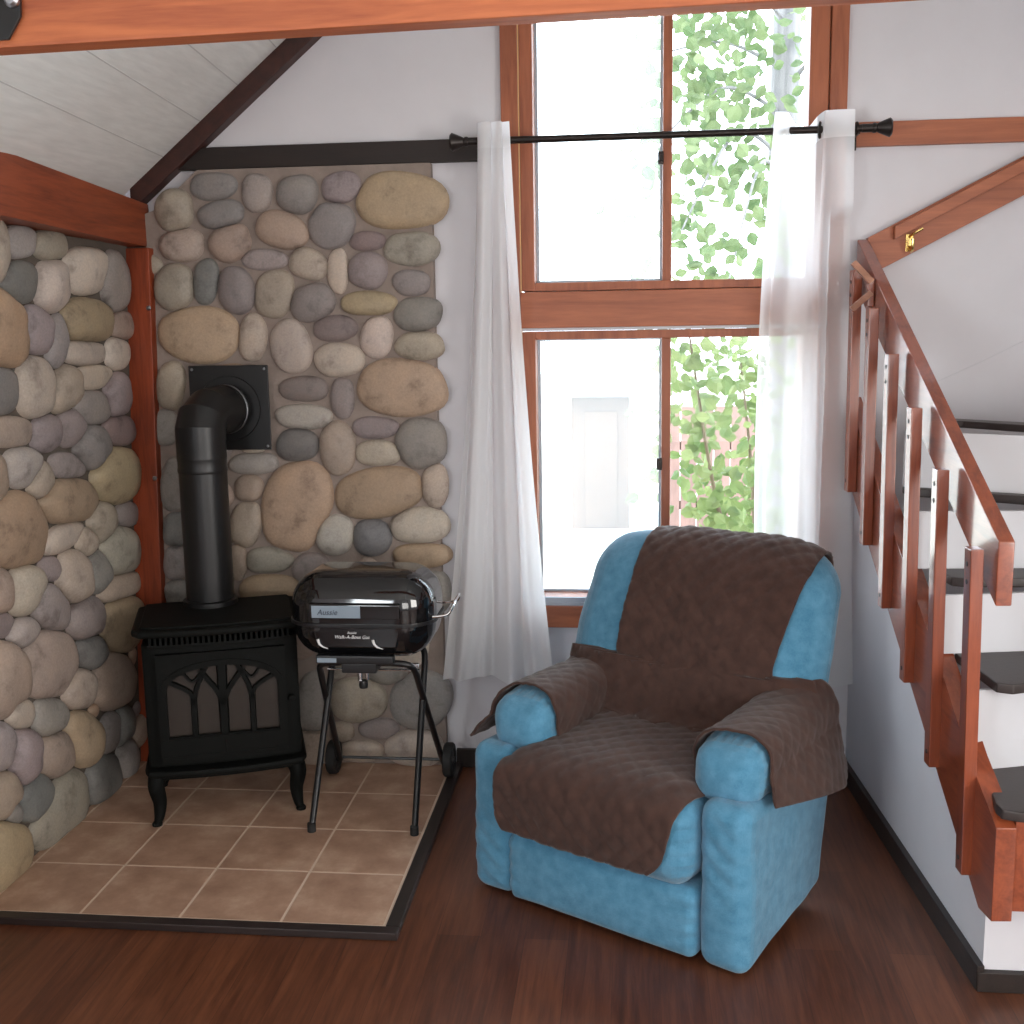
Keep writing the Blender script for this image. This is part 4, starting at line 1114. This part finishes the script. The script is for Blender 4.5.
# ------------------------------------------------------------------ outdoors
bm = B(); box(bm, -25, 25, 1.45, 45, -0.42, -0.32); struct('ground', bm, GROUND)
def leaves(bm, pts, size, rng):
    for p in pts:
        s = size*rng.uniform(0.7, 1.3)
        d = Vector((rng.gauss(0, 1), rng.gauss(0, 0.5), rng.gauss(-0.5, 0.8))).normalized()
        n = Vector((rng.gauss(0, 0.6), -1, rng.gauss(0.5, 0.6))).normalized()
        w = d.cross(n).normalized(); n = w.cross(d)
        a = bm.verts.new(p); prof = ((0.2, 0.30), (0.5, 0.40), (0.8, 0.2))
        L_ = [bm.verts.new(p + d*s*t + w*s*k - n*s*0.08) for t, k in prof]; R_ = [bm.verts.new(p + d*s*t - w*s*k - n*s*0.08) for t, k in prof]
        C_ = [bm.verts.new(p + d*s*t) for t, k in prof]; e = bm.verts.new(p + d*s)
        bm.faces.new([a, L_[0], C_[0]]); bm.faces.new([a, C_[0], R_[0]])
        for k in range(2): bm.faces.new([L_[k], L_[k+1], C_[k+1], C_[k]]); bm.faces.new([C_[k], C_[k+1], R_[k+1], R_[k]])
        bm.faces.new([L_[2], e, C_[2]]); bm.faces.new([C_[2], e, R_[2]])
rng = random.Random(21)
tr = thing('tree', 'tall tree with grey trunk and hanging leafy branches outside the upper right window pane', 'tree', (3.0, 5.4, -0.32))
bm = B(); tube(bm, smooth_path([(3.12, 5.4, -0.32), (3.05, 5.4, 1.2), (2.99, 5.4, 2.8), (2.98, 5.4, 3.4), (3.03, 5.4, 5.5)], 5), [0.16-0.004*i for i in range(21)], 14); obj('trunk', bm, BARK, tr, world=True)
bm = B(); tips = []
for sx, sz, ex_, ez_, yy in ((2.98, 3.1, 2.05, 2.75, 4.3), (2.98, 3.4, 2.1, 3.35, 4.5), (2.99, 2.8, 2.2, 2.2, 4.2), (3.0, 2.6, 2.5, 1.95, 4.0), (3.0, 3.7, 2.3, 3.75, 4.4), (3.0, 3.3, 3.5, 2.3, 4.2)):
    path = smooth_path([(sx, 5.4, sz), ((sx+ex_)/2, (5.4+yy)/2, max(sz, ez_)+0.1), (ex_, yy, ez_)], 8)
    tube(bm, path, [0.014*(1-i/18)+0.003 for i in range(len(path))], 8)
    for p in path[5:]:
        for k in range(9): tips.append(p + Vector((rng.gauss(0, 0.17), rng.gauss(0, 0.15), rng.gauss(-0.10, 0.20))))
obj('branches', bm, BARK, tr, world=True)
bm = B(); leaves(bm, tips, 0.095, rng); obj('foliage', bm, LEAF, tr, world=True, smooth=False)
for i, (x, yb, lab) in enumerate(((2.47, 2.75, 'slender leafy sapling seen through the lower right window pane, left of its pair'), (2.68, 3.5, 'slender leafy sapling outside the window, half behind the right sheer curtain'))):
    sp_ = thing('sapling', lab, 'sapling', (x, yb, -0.32))
    top = (x-0.28, yb, 1.74) if i == 0 else (x-0.16, yb, 1.55)
    path = smooth_path([(x, yb, -0.32), (x-0.05, yb, 0.45), (x-0.16, yb, 1.0) if i == 0 else (x-0.09, yb, 0.95), top], 8)
    bm = B(); tube(bm, path, [0.016*(1-i_/26)+0.003 for i_ in range(len(path))], 8); obj('stem', bm, STEM, sp_, world=True)
    pts_ = []
    for p in path[5:]:
        for k in range(17): pts_.append(p + Vector((rng.gauss(0, 0.16), rng.gauss(0, 0.10), rng.gauss(0, 0.10))))
    bm = B(); leaves(bm, pts_, 0.072, rng); obj('foliage', bm, LEAF2, sp_, world=True, smooth=False)
sh = thing('garden_shed', 'pale weathered wooden shed outside the lower left window pane', 'shed', (1.62, 8.5, -0.32))
bm = B(); box(bm, 1.33, 1.90, 8.2, 9.4, -0.32, 1.02); obj('wall', bm, SHED, sh, world=True)
bm = B(); prism(bm, [(1.22, 8.05, 1.0), (2.02, 8.05, 1.0), (1.92, 8.6, 1.32), (1.34, 8.6, 1.32)], (0, 0.6, 0.03)); obj('roof', bm, SHED_ROOF, sh, world=True)
bm = B(); box(bm, 1.46, 1.78, 8.18, 8.2, -0.3, 0.85, 0.004); obj('door', bm, SHED, sh, world=True)
fe = thing('board_fence', 'reddish board fence outside behind the saplings', 'fence', (2.6, 7.4, -0.32))
bm = B()
for k in range(12): box(bm, 2.22+0.15*k, 2.36+0.15*k, 7.4, 7.43, -0.32, 0.95, 0.004)
obj('boards', bm, m_wood('reddish_fence_board', (0.22, 0.135, 0.115, 1), (0.17, 0.105, 0.09, 1), 'z', rough=0.9), fe, world=True)
bm = B(); box(bm, 2.2, 4.0, 7.43, 7.48, 0.55, 0.63); box(bm, 2.2, 4.0, 7.43, 7.48, 0.0, 0.08); obj('rails', bm, SHED, fe, world=True)

# ------------------------------------------------------------------ light
wd = bpy.data.worlds.new('daylight'); SC.world = wd; wd.use_nodes = True
bg = wd.node_tree.nodes['Background']; bg.inputs['Color'].default_value = (0.79, 0.895, 1.0, 1); bg.inputs['Strength'].default_value = 8.5
def light(name, kind, loc, energy, col, rot=None, **k):
    l = bpy.data.lights.new(name, kind); l.energy = energy; l.color = col
    for a, b in k.items(): setattr(l, a, b)
    o = bpy.data.objects.new(name, l); COL.objects.link(o); o.location = loc
    if rot: o.rotation_euler = [math.radians(x) for x in rot]
    return o
light('sun', 'SUN', (0, -5, 12), 3.0, (1.0, 0.96, 0.88), (42, 0, 12), angle=0.01)
light('rear_fill_light', 'AREA', (3.2, -6.0, 1.3), 100, (1.0, 0.97, 0.93), (118, 0, 0), shape='RECTANGLE', size=2.6, size_y=1.7)  # added interior fill from behind the camera; the wall there has no window
light('side_fill_light', 'AREA', (0.02, -3.9, 1.5), 100, (0.88, 0.96, 1.0), (90, 0, -90), shape='RECTANGLE', size=1.3, size_y=1.2)  # fill lamp added for surfaces facing left, no window in that wall
light('right_fill_light', 'AREA', (4.3, -2.3, 1.3), 75, (1.0, 0.97, 0.92), (90, 0, 90), shape='RECTANGLE', size=1.4, size_y=1.3)  # unseen fill added to lift the dim left ceiling slope
pt = light('window_portal', 'AREA', (2.06, 1.42, 1.78), 1, (1, 1, 1), (-90, 0, 0), shape='RECTANGLE', size=1.15, size_y=2.4)
pt.data.cycles.is_portal = True

# ------------------------------------------------------------------ camera
cd = bpy.data.cameras.new('camera'); cam = bpy.data.objects.new('camera', cd); COL.objects.link(cam)
cd.sensor_width = 36; cd.sensor_fit = 'HORIZONTAL'; cd.lens = 39.6263; cd.clip_start = 0.05; cd.clip_end = 200
r = Vector((0.9943880, 0.1045280, -0.0163217)); d = Vector((0.0009358, -0.1629612, -0.9866320)); f = Vector((-0.1057905, 0.9810798, -0.1621445))
M = Matrix((r, -d, -f)).transposed().to_4x4(); M.translation = (1.925667, -2.938382, 1.688896)
cam.matrix_world = M
SC.camera = cam
SC.view_settings.view_transform = 'Standard'; SC.view_settings.look = 'None'
SC.view_settings.exposure = 0.0; SC.view_settings.gamma = 1.0; SC.view_settings.use_curve_mapping = False
